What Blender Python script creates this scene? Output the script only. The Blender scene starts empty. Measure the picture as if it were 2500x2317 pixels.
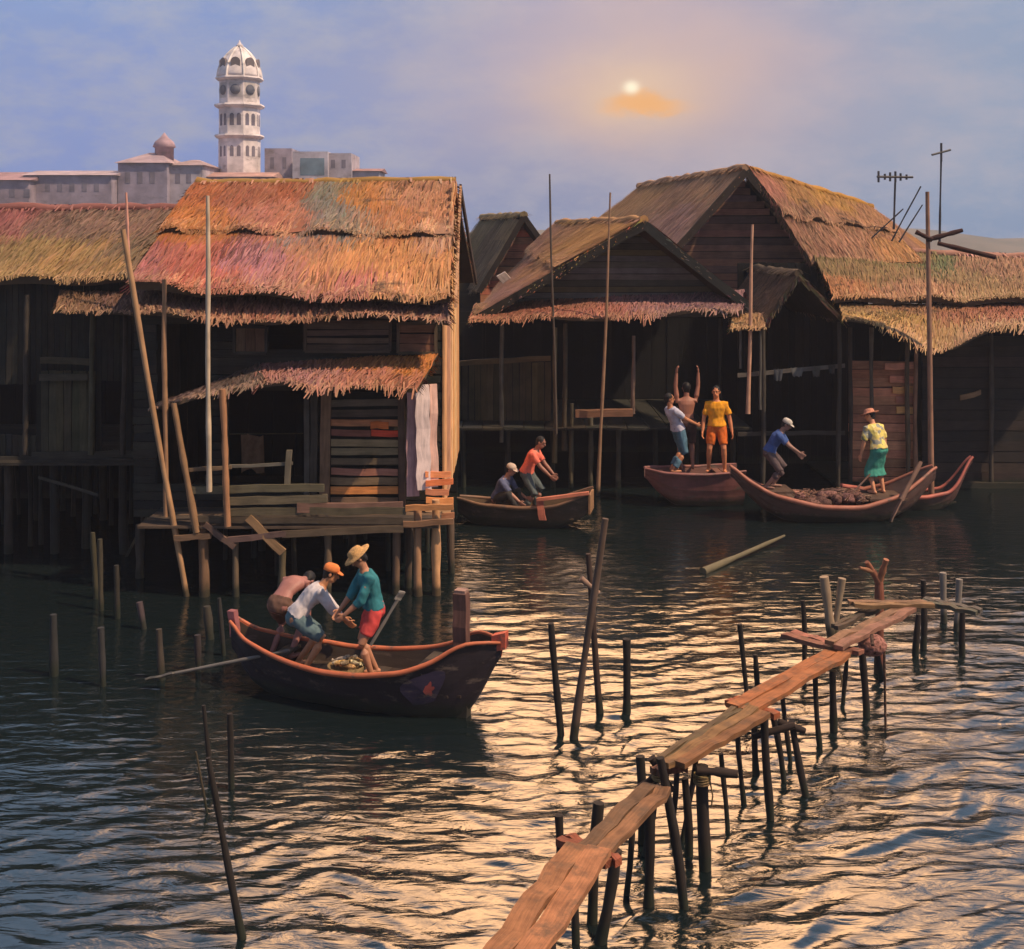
import bpy, bmesh, math, random
import numpy as np
from mathutils import Vector, Matrix, noise
random.seed(7)
R = math.radians
F, CZ, HY, CX = 3000.0, 5.9, 575.0, 1250.0      # lens in photo pixels, eye height, horizon row
V = Vector
scene = bpy.context.scene
COL = scene.collection
rnd = random.uniform

def W(px, py, d):                 # a photo pixel at a given distance, as a world point
    return V(((px-CX)/F*d, d, CZ-(py-HY)/F*d))
def G(px, py, z=0.0):             # a photo pixel on a level plane
    d = F*(CZ-z)/(py-HY)
    return V(((px-CX)/F*d, d, z))
def WD(py): return F*CZ/(py-HY)
def lin(r, g, b, k=1.0):
    def c(x):
        x /= 255.0
        return (x/12.92 if x <= .04045 else ((x+.055)/1.055)**2.4)*k
    return (c(r), c(g), c(b))
def jit(c, a=.15):
    s = 1+rnd(-a, a)
    return tuple(max(0, x*s*(1+rnd(-a*.3, a*.3))) for x in c)

# ------------------------------------------------------------------ materials
def newmat(name):
    m = bpy.data.materials.new(name); m.use_nodes = True
    nt = m.node_tree; nt.nodes.clear()
    out = nt.nodes.new('ShaderNodeOutputMaterial'); b = nt.nodes.new('ShaderNodeBsdfPrincipled')
    nt.links.new(b.outputs[0], out.inputs[0])
    return m, nt, b
def N(nt, t, **kw):
    n = nt.nodes.new(t)
    for k, v in kw.items(): setattr(n, k, v)
    return n
def vc_mat(name, rough=.85, nscale=6, namp=.5, grain=0, bump=.3, spec=.3):
    """the mesh's own colours, broken up by noise and by grain running along each piece"""
    m, nt, b = newmat(name); L = nt.links.new
    at = N(nt, 'ShaderNodeAttribute', attribute_name='Col')
    tc = N(nt, 'ShaderNodeTexCoord')
    no = N(nt, 'ShaderNodeTexNoise'); no.inputs['Scale'].default_value = nscale; no.inputs['Detail'].default_value = 6
    L(tc.outputs['Object'], no.inputs['Vector'])
    fac = no.outputs['Fac']
    if grain:
        mp = N(nt, 'ShaderNodeMapping'); mp.inputs['Scale'].default_value = (2.5, grain, 1)
        L(tc.outputs['UV'], mp.inputs['Vector'])
        n2 = N(nt, 'ShaderNodeTexNoise'); n2.inputs['Scale'].default_value = 1.0; n2.inputs['Detail'].default_value = 5
        n2.inputs['Roughness'].default_value = .65
        L(mp.outputs[0], n2.inputs['Vector'])
        mx = N(nt, 'ShaderNodeMath', operation='ADD'); L(no.outputs['Fac'], mx.inputs[0]); L(n2.outputs['Fac'], mx.inputs[1])
        hf = N(nt, 'ShaderNodeMath', operation='MULTIPLY'); L(mx.outputs[0], hf.inputs[0]); hf.inputs[1].default_value = .5
        fac = hf.outputs[0]
    mr = N(nt, 'ShaderNodeMapRange'); mr.inputs['From Min'].default_value = .28; mr.inputs['From Max'].default_value = .72
    mr.inputs['To Min'].default_value = 1-namp; mr.inputs['To Max'].default_value = 1+namp*.7
    L(fac, mr.inputs['Value'])
    mul = N(nt, 'ShaderNodeVectorMath', operation='SCALE'); L(at.outputs['Color'], mul.inputs[0]); L(mr.outputs[0], mul.inputs['Scale'])
    L(mul.outputs[0], b.inputs['Base Color'])
    b.inputs['Roughness'].default_value = rough; b.inputs['Specular IOR Level'].default_value = spec
    if bump:
        bp = N(nt, 'ShaderNodeBump'); bp.inputs['Strength'].default_value = bump; bp.inputs['Distance'].default_value = .02
        L(fac, bp.inputs['Height']); L(bp.outputs[0], b.inputs['Normal'])
    return m
M_WOOD = vc_mat('weathered_wood', .82, 3, .55, 26, .5)
M_BAMBOO = vc_mat('bamboo', .7, 4, .35, 30, .3)
M_PLANK = vc_mat('worn_plank', .8, 6, .75, 60, .6)
M_THATCH = vc_mat('palm_thatch', .9, 1.6, .38, 30, .4, .15)
M_PLASTER = vc_mat('old_plaster', .9, .6, .42, 0, .1)
M_PAINT = vc_mat('boat_paint', .55, 4, .45, 14, .25, .4)
def worn(m, c, lo, hi, sc):
    """let bare weathered wood show through in patches"""
    nt = m.node_tree; b = nt.nodes['Principled BSDF']; src = b.inputs['Base Color'].links[0].from_socket
    tc = N(nt, 'ShaderNodeTexCoord'); n = N(nt, 'ShaderNodeTexNoise'); n.inputs['Scale'].default_value = sc; n.inputs['Detail'].default_value = 9; n.inputs['Roughness'].default_value = .7
    mp = N(nt, 'ShaderNodeMapping'); mp.inputs['Scale'].default_value = (1, 1, 2.5); nt.links.new(tc.outputs['Object'], mp.inputs[0]); nt.links.new(mp.outputs[0], n.inputs['Vector'])
    mr = N(nt, 'ShaderNodeMapRange'); mr.inputs['From Min'].default_value = lo; mr.inputs['From Max'].default_value = hi; nt.links.new(n.outputs['Fac'], mr.inputs['Value'])
    mx = N(nt, 'ShaderNodeMix', data_type='RGBA'); nt.links.new(mr.outputs[0], mx.inputs[0]); nt.links.new(src, mx.inputs[6]); mx.inputs[7].default_value = (*c, 1); nt.links.new(mx.outputs[2], b.inputs['Base Color'])
worn(M_THATCH, lin(70, 62, 54), .60, .72, .9); worn(M_PLASTER, lin(112, 104, 104), .56, .74, .45); worn(M_PAINT, lin(96, 82, 72), .56, .66, 3.5); worn(M_PLANK, lin(92, 72, 54), .5, .68, 4.5)
M_METAL = vc_mat('dull_metal', .5, 8, .3, 0, 0, .5)
M_NET = vc_mat('fishing_net', .95, 26, .8, 0, 1.0, .1)
M_SKIN = vc_mat('skin', .55, 7, .18, 0, .05, .4)
M_CLOTH = vc_mat('cotton_cloth', .92, 9, .28, 0, .25, .1)
M_STRAW = vc_mat('woven_straw', .85, 40, .4, 0, .4, .2)
M_HAIR = vc_mat('black_hair', .6, 40, .4, 0, .3, .3)

def tide(m):
    """wet, weedy timber close to the water line"""
    nt = m.node_tree; b = nt.nodes['Principled BSDF']; src = b.inputs['Base Color'].links[0].from_socket
    g_ = N(nt, 'ShaderNodeNewGeometry'); sp = N(nt, 'ShaderNodeSeparateXYZ'); nt.links.new(g_.outputs['Position'], sp.inputs[0])
    n = N(nt, 'ShaderNodeTexNoise'); n.inputs['Scale'].default_value = 5; nt.links.new(g_.outputs['Position'], n.inputs['Vector'])
    ad = N(nt, 'ShaderNodeMath', operation='MULTIPLY_ADD'); nt.links.new(n.outputs['Fac'], ad.inputs[0]); ad.inputs[1].default_value = -.22; nt.links.new(sp.outputs['Z'], ad.inputs[2])
    mr = N(nt, 'ShaderNodeMapRange'); mr.inputs['From Min'].default_value = .0; mr.inputs['From Max'].default_value = .12; mr.inputs['To Min'].default_value = .85; mr.inputs['To Max'].default_value = 0
    nt.links.new(ad.outputs[0], mr.inputs['Value']); mx = N(nt, 'ShaderNodeMix', data_type='RGBA'); nt.links.new(mr.outputs[0], mx.inputs[0]); nt.links.new(src, mx.inputs[6]); mx.inputs[7].default_value = (.018, .022, .013, 1); nt.links.new(mx.outputs[2], b.inputs['Base Color'])
tide(M_WOOD); tide(M_PAINT)
worn(M_CLOTH, lin(88, 80, 72), .60, .80, 6)
def floral_mat():
    m, nt, b = newmat('floral_cloth'); L = nt.links.new
    tc = N(nt, 'ShaderNodeTexCoord'); v = N(nt, 'ShaderNodeTexVoronoi'); v.inputs['Scale'].default_value = 13
    L(tc.outputs['Object'], v.inputs['Vector'])
    r = N(nt, 'ShaderNodeValToRGB'); L(v.outputs['Color'], r.inputs[0]); r.color_ramp.interpolation = 'CONSTANT'
    e = r.color_ramp.elements; e[0].color = (*lin(225, 205, 110), 1); e[1].position = .45; e[1].color = (*lin(215, 190, 120), 1)
    for p, c in ((.62, lin(150, 150, 135)), (.78, lin(235, 220, 150)), (.9, lin(120, 130, 90))):
        x = e.new(p); x.color = (*c, 1)
    L(r.outputs[0], b.inputs['Base Color']); b.inputs['Roughness'].default_value = .9
    return m
M_FLORAL = floral_mat()

def water_mat():
    m, nt, b = newmat('river_water'); L = nt.links.new
    tc = N(nt, 'ShaderNodeTexCoord')
    b.inputs['Base Color'].default_value = (.006, .011, .0115, 1)
    b.inputs['Roughness'].default_value = .10
    b.inputs['IOR'].default_value = 1.7
    mp = N(nt, 'ShaderNodeMapping'); mp.inputs['Scale'].default_value = (1.4, 4.5, 1); mp.inputs['Rotation'].default_value = (0, 0, R(-6))
    L(tc.outputs['Object'], mp.inputs['Vector'])
    n1 = N(nt, 'ShaderNodeTexNoise'); n1.inputs['Scale'].default_value = 1.6; n1.inputs['Detail'].default_value = 4
    n1.inputs['Distortion'].default_value = .6
    L(mp.outputs[0], n1.inputs['Vector'])
    bp = N(nt, 'ShaderNodeBump'); bp.inputs['Strength'].default_value = .35; bp.inputs['Distance'].default_value = .06
    L(n1.outputs['Fac'], bp.inputs['Height']); L(bp.outputs[0], b.inputs['Normal'])
    return m
M_WATER = water_mat()
def plain_noise_mat(name, c1, c2, scale, rough=.9):
    m, nt, b = newmat(name); L = nt.links.new
    tc = N(nt, 'ShaderNodeTexCoord'); n1 = N(nt, 'ShaderNodeTexNoise'); n1.inputs['Scale'].default_value = scale; n1.inputs['Detail'].default_value = 8
    L(tc.outputs['Object'], n1.inputs['Vector'])
    r = N(nt, 'ShaderNodeValToRGB'); L(n1.outputs['Fac'], r.inputs[0])
    r.color_ramp.elements[0].position = .35; r.color_ramp.elements[0].color = (*c1, 1)
    r.color_ramp.elements[1].position = .65; r.color_ramp.elements[1].color = (*c2, 1)
    L(r.outputs[0], b.inputs['Base Color']); b.inputs['Roughness'].default_value = rough
    return m
M_MUD = plain_noise_mat('river_mud', (.02, .018, .014), (.06, .05, .035), .4)
M_HILL = plain_noise_mat('far_hill', (.05, .06, .05), (.12, .11, .09), .05)

# ------------------------------------------------------------------ mesh builder
class MB:
    def __init__(s): s.v = []; s.f = []; s.c = []; s.uv = []; s.sm = []
    def add(s, vs, fs, col, uvs=None, smooth=False):
        o = len(s.v); s.v += [tuple(x) for x in vs]
        for i, f in enumerate(fs):
            s.f.append([o+k for k in f])
            s.c.append(col[i] if isinstance(col, list) else col)
            s.uv.append([uvs[k] for k in f] if uvs else [(0, 0)]*len(f)); s.sm.append(smooth)
    def box(s, c, sx, sy, sz, col, rot=0):
        m = Matrix.Rotation(rot, 3, 'Z'); c = V(c)
        s.board(c-m@V((sx/2, 0, 0)), c+m@V((sx/2, 0, 0)), m@V((0, sy, 0)), V((0, 0, sz)), col, seg=1, rough=0)
    def board(s, p0, p1, w, t, col, seg=3, rough=.01):
        """a plank from p0 to p1; w, t = its full width and thickness vectors"""
        p0, p1, w, t = V(p0), V(p1), V(w), V(t); L = (p1-p0).length; vs = []; uvs = []; fs = []
        wl = w.length; o = rnd(0, 50)
        for i in range(seg+1):
            k = i/seg; c = p0.lerp(p1, k)
            e = V((rnd(-1, 1), rnd(-1, 1), rnd(-1, 1)))*rough
            for a, b, q in ((-.5, -.5, 0), (.5, -.5, wl), (.5, .5, wl), (-.5, .5, 0)):
                vs.append(c+w*a*(1+rnd(-rough, rough)*2)+t*b+e); uvs.append((o+k*L, o+q+(0 if b < 0 else t.length)))
        for i in range(seg):
            a = i*4; b = a+4
            for k in range(4): fs.append((a+k, a+(k+1) % 4, b+(k+1) % 4, b+k))
        fs += [(3, 2, 1, 0), (seg*4, seg*4+1, seg*4+2, seg*4+3)]
        s.add(vs, fs, col, uvs)
    def tube(s, pts, rad, col, n=8, caps=True, knots=0, smooth=True):
        pts = [V(p) for p in pts]; m = len(pts)
        if not isinstance(rad, (list, tuple)): rad = [rad]*m
        vs = []; uvs = []; fs = []; run = 0; o = rnd(0, 50)
        for i, p in enumerate(pts):
            d = (pts[min(i+1, m-1)]-pts[max(i-1, 0)]).normalized()
            a = d.cross(V((0, .3, 1)) if abs(d.z) < .9 else V((1, .2, 0))).normalized(); b = d.cross(a)
            if i: run += (p-pts[i-1]).length
            for k in range(n):
                q = 2*math.pi*k/n
                vs.append(p+(a*math.cos(q)+b*math.sin(q))*rad[i]); uvs.append((o+run, o+abs(k-n/2)/n*.4))
        for i in range(m-1):
            for k in range(n):
                fs.append((i*n+k, i*n+(k+1) % n, (i+1)*n+(k+1) % n, (i+1)*n+k))
        s.add(vs, fs, col, uvs, smooth)
        if caps: s.add(vs[:n], [tuple(reversed(range(n)))], col, uvs[:n]); s.add(vs[-n:], [tuple(range(n))], col, uvs[-n:])
    def pole(s, p0, p1, r0, r1, col, bend=.02, seg=7, n=8):
        """a rough timber or bamboo pole, never quite straight"""
        p0, p1 = V(p0), V(p1); L = (p1-p0).length; ph = rnd(0, 6); pts = []; rr = []
        for i in range(seg+1):
            k = i/seg; e = V((math.sin(k*5+ph), math.cos(k*4+ph*2), 0))*bend*L*.25*math.sin(math.pi*min(1, k*1.0))
            pts.append(p0.lerp(p1, k)+e); rr.append((r0+(r1-r0)*k)*(1+rnd(-.17, .17)))
        s.tube(pts, rr, col, n)
    def lathe(s, prof, col, n=16, M=None, smooth=True):
        vs = []; fs = []
        for r, z in prof:
            for k in range(n):
                q = 2*math.pi*k/n; p = V((r*math.cos(q), r*math.sin(q), z)); vs.append(M@p if M else p)
        for i in range(len(prof)-1):
            for k in range(n): fs.append((i*n+k, i*n+(k+1) % n, (i+1)*n+(k+1) % n, (i+1)*n+k))
        fs.append(tuple(reversed(range(n)))); fs.append(tuple(range((len(prof)-1)*n, len(prof)*n)))
        s.add(vs, fs, col, [(v[0], v[2]) for v in vs], smooth)
    def blob(s, c, rx, ry, rz, col, amp=.2, seed=0, nu=14, nv=9, flat=None):
        vs = []; fs = []; c = V(c)
        for j in range(nv+1):
            th = math.pi*j/nv
            for i in range(nu):
                q = 2*math.pi*i/nu; d = V((math.sin(th)*math.cos(q), math.sin(th)*math.sin(q), math.cos(th)))
                k = 1+amp*noise.noise(d*2.3+V((seed*3.1, seed, 0)))+amp*.5*noise.noise(d*6+V((seed, 0, seed)))
                p = V((d.x*rx*k, d.y*ry*k, d.z*rz*k))
                if flat is not None: p.z = max(p.z, flat)
                vs.append(c+p)
        for j in range(nv):
            for i in range(nu): fs.append((j*nu+i, (j+1)*nu+i, (j+1)*nu+(i+1) % nu, j*nu+(i+1) % nu))
        s.add(vs, fs, col, [(v[0], v[2]) for v in vs], True)
    def build(s, name, mat, parent=None):
        me = bpy.data.meshes.new(name); me.from_pydata(s.v, [], s.f)
        ca = me.color_attributes.new('Col', 'FLOAT_COLOR', 'CORNER'); ul = me.uv_layers.new(name='UVMap')
        cd = np.ones((len(me.loops), 4), 'f'); ud = np.zeros((len(me.loops), 2), 'f'); k = 0
        for f, c, u in zip(s.f, s.c, s.uv):
            n = len(f); cd[k:k+n, :3] = c; ud[k:k+n] = u; k += n
        ca.data.foreach_set('color', cd.ravel()); ul.data.foreach_set('uv', ud.ravel())
        me.polygons.foreach_set('use_smooth', s.sm)
        me.materials.append(mat); me.update()
        o = bpy.data.objects.new(name, me); COL.objects.link(o)
        if parent: attach(o, parent)
        return o
def attach(o, parent):
    o.parent = parent; o.matrix_parent_inverse = Matrix.Identity(4)
    if parent.type == 'EMPTY' or True:
        pl = parent.get('_org')
        if pl: # geometry is written in world space: carry it into the parent's frame
            o.data.transform(Matrix.Translation(-V(pl))); o['_org'] = pl
def thing(name, label, cat, loc=(0, 0, 0), group=None):
    o = bpy.data.objects.new(name, None); COL.objects.link(o); o.location = loc; o.empty_display_size = .3
    o['label'] = label; o['category'] = cat; o['_org'] = tuple(loc)
    if group: o['group'] = group
    return o
def tag(o, label, cat, group=None):
    o['label'] = label; o['category'] = cat
    if group: o['group'] = group
    return o
def structure(o, kind='structure'): o['kind'] = kind; return o
def recenter(o):
    """move a single-mesh thing's origin to its lowest middle point"""
    me = o.data; co = np.zeros(len(me.vertices)*3, 'f'); me.vertices.foreach_get('co', co); co = co.reshape(-1, 3)
    c = V((float(co[:, 0].mean()), float(co[:, 1].mean()), float(co[:, 2].min())))
    me.transform(Matrix.Translation(-c)); o.location = c; return o
def solo(mb, name, mat, label, cat, group=None):
    o = mb.build(name, mat); tag(o, label, cat, group); return recenter(o)

# ------------------------------------------------------------------ camera, light, sky, air
cam = bpy.data.cameras.new('camera'); co = bpy.data.objects.new('camera', cam); COL.objects.link(co)
co.location = (0, 0, CZ); co.rotation_euler = (R(90), 0, 0)
cam.sensor_width = 36; cam.lens = 36*F/2500; cam.shift_y = -(1158.5-HY)/2500; cam.clip_end = 5000; cam.clip_start = .1
scene.camera = co
SUN_AZ, SUN_EL = R(116), R(52)                       # azimuth from straight ahead (+Y) towards the right
sd = V((math.sin(SUN_AZ)*math.cos(SUN_EL), math.cos(SUN_AZ)*math.cos(SUN_EL), math.sin(SUN_EL)))
sl = bpy.data.lights.new('sun', 'SUN'); so = bpy.data.objects.new('sun', sl); COL.objects.link(so)
sl.energy = 3.8; sl.angle = R(.6); sl.color = (1, .74, .5)
so.rotation_euler = (-sd).to_track_quat('-Z', 'Y').to_euler(); so.location = sd*60
w = bpy.data.worlds.new('World'); scene.world = w; w.use_nodes = True
nt = w.node_tree; nt.nodes.clear(); L = nt.links.new
wo = N(nt, 'ShaderNodeOutputWorld'); bg = N(nt, 'ShaderNodeBackground'); L(bg.outputs[0], wo.inputs[0]); bg.inputs[1].default_value = .1
sky = N(nt, 'ShaderNodeTexSky', sky_type='NISHITA'); sky.sun_disc = False; sky.sun_elevation = SUN_EL; sky.sun_rotation = SUN_AZ
sky.dust_density = 3; sky.air_density = 1.2
tc = N(nt, 'ShaderNodeTexCoord')
def vm(op, a=None, b=None, sc=None):
    n = N(nt, 'ShaderNodeVectorMath', operation=op)
    for i, x in enumerate((a, b)):
        if x is None: continue
        if hasattr(x, 'links'): L(x, n.inputs[i])
        else: n.inputs[i].default_value = x
    if sc is not None:
        if hasattr(sc, 'links'): L(sc, n.inputs['Scale'])
        else: n.inputs['Scale'].default_value = sc
    return n.outputs['Value'] if op in ('DOT_PRODUCT', 'LENGTH') else n.outputs[0]
def mt(op, a, b=0.0):
    n = N(nt, 'ShaderNodeMath', operation=op)
    for i, x in enumerate((a, b)):
        if hasattr(x, 'links'): L(x, n.inputs[i])
        else: n.inputs[i].default_value = x
    return n.outputs[0]
def mixc(fac, a, b):
    n = N(nt, 'ShaderNodeMix', data_type='RGBA')
    for i, x in ((0, fac), (6, a), (7, b)):
        if hasattr(x, 'links'): L(x, n.inputs[i])
        elif i == 0: n.inputs[i].default_value = x
        else: n.inputs[i].default_value = (*x, 1)
    return n.outputs[2]
D0 = tc.outputs['Generated']
cn = N(nt, 'ShaderNodeTexNoise'); cn.inputs['Scale'].default_value = 5; cn.inputs['Detail'].default_value = 5
mpv = N(nt, 'ShaderNodeMapping'); mpv.inputs['Scale'].default_value = (1, 1, 2.2); L(D0, mpv.inputs[0]); L(mpv.outputs[0], cn.inputs['Vector'])
Dn = vm('ADD', D0, vm('SCALE', vm('SUBTRACT', cn.outputs['Color'], (.5, .5, .5)), None, .10))
Ds = vm('ADD', D0, vm('SCALE', vm('SUBTRACT', cn.outputs['Color'], (.5, .5, .5)), None, .012))
def glow(az, el, wa, we, D, power=1.0):
    az, el = R(az), R(el); c = V((math.sin(az)*math.cos(el), math.cos(az)*math.cos(el), math.sin(el)))
    r = V((math.cos(az), -math.sin(az), 0)); u = r.cross(c)
    a = vm('DOT_PRODUCT', D, tuple(r/math.sin(R(wa)))); b = vm('DOT_PRODUCT', D, tuple(u/math.sin(R(we))))
    q = mt('ADD', mt('MULTIPLY', a, a), mt('MULTIPLY', b, b))
    if power != 1: q = mt('POWER', q, power)
    g = mt('POWER', 2.718, mt('MULTIPLY', q, -1))
    return mt('MULTIPLY', g, mt('GREATER_THAN', vm('DOT_PRODUCT', D, tuple(c)), 0))
def px2ae(px, py):
    return math.degrees(math.atan2(px-CX, F)), math.degrees(math.atan2(HY-py, math.hypot(F, px-CX)))
K = 10.0/1.27  # background strength is .1
def kc(r, g, b, k=1): return tuple(x*K for x in lin(r, g, b, k))
base = mixc(.87, sky.outputs[0], kc(112, 138, 180))
left = glow(-17, 3, 15, 12, Dn)
base = mixc(mt('MULTIPLY', left, .75), base, kc(118, 142, 205))
right = glow(20, 5, 9, 9, Dn)
base = mixc(mt('MULTIPLY', right, .72), base, kc(128, 156, 185))
cm = N(nt, 'ShaderNodeTexNoise'); cm.inputs['Scale'].default_value = 13; cm.inputs['Detail'].default_value = 6; cm.inputs['Roughness'].default_value = .62
L(mpv.outputs[0], cm.inputs['Vector'])
cr = N(nt, 'ShaderNodeMapRange'); cr.inputs['From Min'].default_value = .42; cr.inputs['From Max'].default_value = .66; L(cm.outputs['Fac'], cr.inputs['Value'])
base = mixc(mt('MULTIPLY', cr.outputs[0], .75), base, kc(164, 168, 184))
a, e = px2ae(1570, 190)
base = mixc(mt('MULTIPLY', glow(a, e+.6, 10, 5.2, Dn), .85), base, kc(204, 176, 176))
a, e = px2ae(1560, 225)
base = mixc(mt('MULTIPLY', glow(a, e, 4.6, 2.2, Dn), .75), base, kc(218, 178, 154))
Dm = vm('ADD', D0, vm('SCALE', vm('SUBTRACT', cm.outputs['Color'], (.5, .5, .5)), None, .045))
a, e = px2ae(1545, 225)
base = mixc(mt('MULTIPLY', glow(a, e, 3.0, 1.9, Dm), .6), base, kc(236, 200, 158, 1.05))
a, e = px2ae(1575, 252)
base = mixc(mt('MULTIPLY', glow(a, e, 1.75, .6, Dm, 1.8), 1.0), base, kc(240, 172, 92, 1.1))
a, e = px2ae(1539, 213)
base = mixc(glow(a, e, .36, .30, Ds, 1.2), base, kc(255, 240, 204, 1.2))
up = glow(5.5, 38, 15, 16.5, Dn, 1.9)                        # added warm glow, out of view, so the water reflects gold
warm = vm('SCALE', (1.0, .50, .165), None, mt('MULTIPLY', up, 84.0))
over = glow(8, 44, 70, 22, Dn, 1.5)                # added cool glow overhead, out of view, for blue grey water reflections
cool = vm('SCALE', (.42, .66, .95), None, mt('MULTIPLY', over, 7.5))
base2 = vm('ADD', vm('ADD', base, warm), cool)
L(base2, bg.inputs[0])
scene.view_settings.view_transform = 'Standard'; scene.view_settings.look = 'None'; scene.view_settings.exposure = .35; scene.view_settings.gamma = 1
scene.cycles.max_bounces = 8; scene.cycles.diffuse_bounces = 3; scene.cycles.use_denoising = True
scene.cycles.sample_clamp_indirect = 6

hz = MB()
x, y0, y1, z0, z1 = 260, -30, 330, -2.5, 48
hz.add([(-x, y0, z0), (x, y0, z0), (x, y1, z0), (-x, y1, z0), (-x, y0, z1), (x, y0, z1), (x, y1, z1), (-x, y1, z1)],
       [(3, 2, 1, 0), (4, 5, 6, 7), (0, 1, 5, 4), (1, 2, 6, 5), (2, 3, 7, 6), (3, 0, 4, 7)], (1, 1, 1))
hm = bpy.data.materials.new('air'); hm.use_nodes = True; hn = hm.node_tree; hn.nodes.clear()
ho = hn.nodes.new('ShaderNodeOutputMaterial'); pv = hn.nodes.new('ShaderNodeVolumePrincipled')
pv.inputs['Color'].default_value = (.70, .74, .86, 1); pv.inputs['Density'].default_value = .0008; pv.inputs['Anisotropy'].default_value = .2
hn.links.new(pv.outputs[0], ho.inputs['Volume'])
haze = hz.build('haze', hm); structure(haze, 'stuff')

# ------------------------------------------------------------------ water, far bank, hills
def water():
    rows = [3.0]
    while rows[-1] < 300:
        d = rows[-1]
        rows.append(d+max(.028, .0036*d if d < 24 else .02*d-.38))
    rows = np.array(rows); nx = 760
    s = np.linspace(-1, 1, nx)
    X = s[None, :]*(rows[:, None]*.62+2.5); Y = np.repeat(rows[:, None], nx, 1)
    rs = np.random.RandomState(3)
    wx = X+.35*np.sin(Y*.9+1.1)+.2*np.sin(X*.7+Y*1.7); wy = Y+.12*np.sin(X*.8+.6)+.07*np.sin(X*2.1-Y*.6+2)+.05*np.sin(X*4.3+Y*1.1)+.03*np.sin(X*8.1-Y*2.3)
    H = np.zeros_like(X)
    for i in range(16):
        lam = .17*(1.155**i); th = R(6)+rs.uniform(-1, 1)*(.55 if lam < .4 else .24); k = 2*np.pi/lam
        amp = .0125*lam**.95*(1.35 if lam < .5 else .8 if lam < .9 else .4)
        q = k*(-wx*np.sin(th)+wy*np.cos(th))+rs.uniform(0, 7)
        env = .5+.5*np.sin(wx*rs.uniform(.8, 2.6)+rs.uniform(0, 6))*np.sin(wy*rs.uniform(.5, 1.6)+rs.uniform(0, 6))
        H += amp*env*(np.exp(np.sin(q))-1.27)
    cal = np.clip((24-Y)/9, .22, 1.0)
    left = np.clip((X+.2*Y-.4)/2.2, .26, 1.0)
    k = np.clip((Y-11.2)/2.2, 0, 1); H *= cal*(left*k+np.maximum(left, .7)*(1-k))
    H[Y > 60] *= .0
    P = np.stack([X, Y, H], -1).reshape(-1, 3)
    nr = len(rows); idx = np.arange(nr*nx).reshape(nr, nx)
    q = np.stack([idx[:-1, :-1], idx[:-1, 1:], idx[1:, 1:], idx[1:, :-1]], -1).reshape(-1, 4)
    me = bpy.data.meshes.new('water'); me.vertices.add(len(P)); me.vertices.foreach_set('co', P.ravel().astype('f'))
    me.loops.add(q.size); me.loops.foreach_set('vertex_index', q.ravel().astype('i'))
    me.polygons.add(len(q)); me.polygons.foreach_set('loop_start', np.arange(0, q.size, 4, dtype='i'))
    me.polygons.foreach_set('use_smooth', np.ones(len(q), bool)); me.update(calc_edges=True); me.validate()
    me.materials.append(M_WATER); o = bpy.data.objects.new('water', me); COL.objects.link(o); return structure(o)
water()
g = MB()                                            # the bank the village backs on to, and the riverbed below
gx = [-256+16*i for i in range(33)]; gy = [44, 47, 52, 60, 80, 110, 150, 180, 215, 250, 324]
gv = [(x, y, (-.6 if y == 44 else .5+.25*noise.noise(V((x*.03, y*.03, 0)))+(.3 if y > 50 else 0))) for y in gy for x in gx]
g.add(gv, [(j*33+i, j*33+i+1, (j+1)*33+i+1, (j+1)*33+i) for j in range(len(gy)-1) for i in range(32)], (1, 1, 1), smooth=True)
structure(g.build('ground', M_MUD))
g = MB(); g.add([(-256, -25, -1.3), (256, -25, -1.3), (256, 325, -1.3), (-256, 325, -1.3)], [(0, 1, 2, 3)], (1, 1, 1))
structure(g.build('riverbed', M_MUD))
g = MB(); hv = []; nh = 81
for i in range(nh):
    x = -255+510*i/(nh-1); h = 6.5+3*noise.noise(V((x*.012, 3, 0)))+1.6*noise.noise(V((x*.05, 7, 0)))
    for y, k in ((235, -.4), (252, .55), (275, 1), (300, .8), (322, -.1)): hv.append((x, y, .4+h*k))
g.add(hv, [(i*5+j, (i+1)*5+j, (i+1)*5+j+1, i*5+j+1) for i in range(nh-1) for j in range(4)], (1, 1, 1), smooth=True)
structure(g.build('hills', M_HILL))

# ------------------------------------------------------------------ thatch and boards
def pal(points, jitter=.13, mixw=.5):
    pts = [(u, v, lin(*c)) for u, v, c in points]
    def fn(u, v):
        uu = u+jitter*noise.noise(V((u*6, v*5, 1.3)))+rnd(-.02, .02); vv = v+jitter*1.6*noise.noise(V((u*5+9, v*6, 4)))+rnd(-.03, .03)
        ds = sorted(((uu-p[0])**2*2.2+(vv-p[1])**2, p[2]) for p in pts)
        a = ds[0][1]; b = ds[min(1, len(ds)-1)][1]
        k = mixw*rnd(0, 1)*math.exp(-3*(math.sqrt(ds[min(1, len(ds)-1)][0])-math.sqrt(ds[0][0])))
        return tuple(x*(1-k)+y*k for x, y in zip(a, b))
    return fn
STRAW = [lin(*c) for c in ((180, 124, 90), (158, 116, 96), (192, 138, 104), (134, 104, 92), (204, 156, 122), (176, 130, 124))]
TK = .64                                            # albedo of dry thatch relative to its sunlit look
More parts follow.
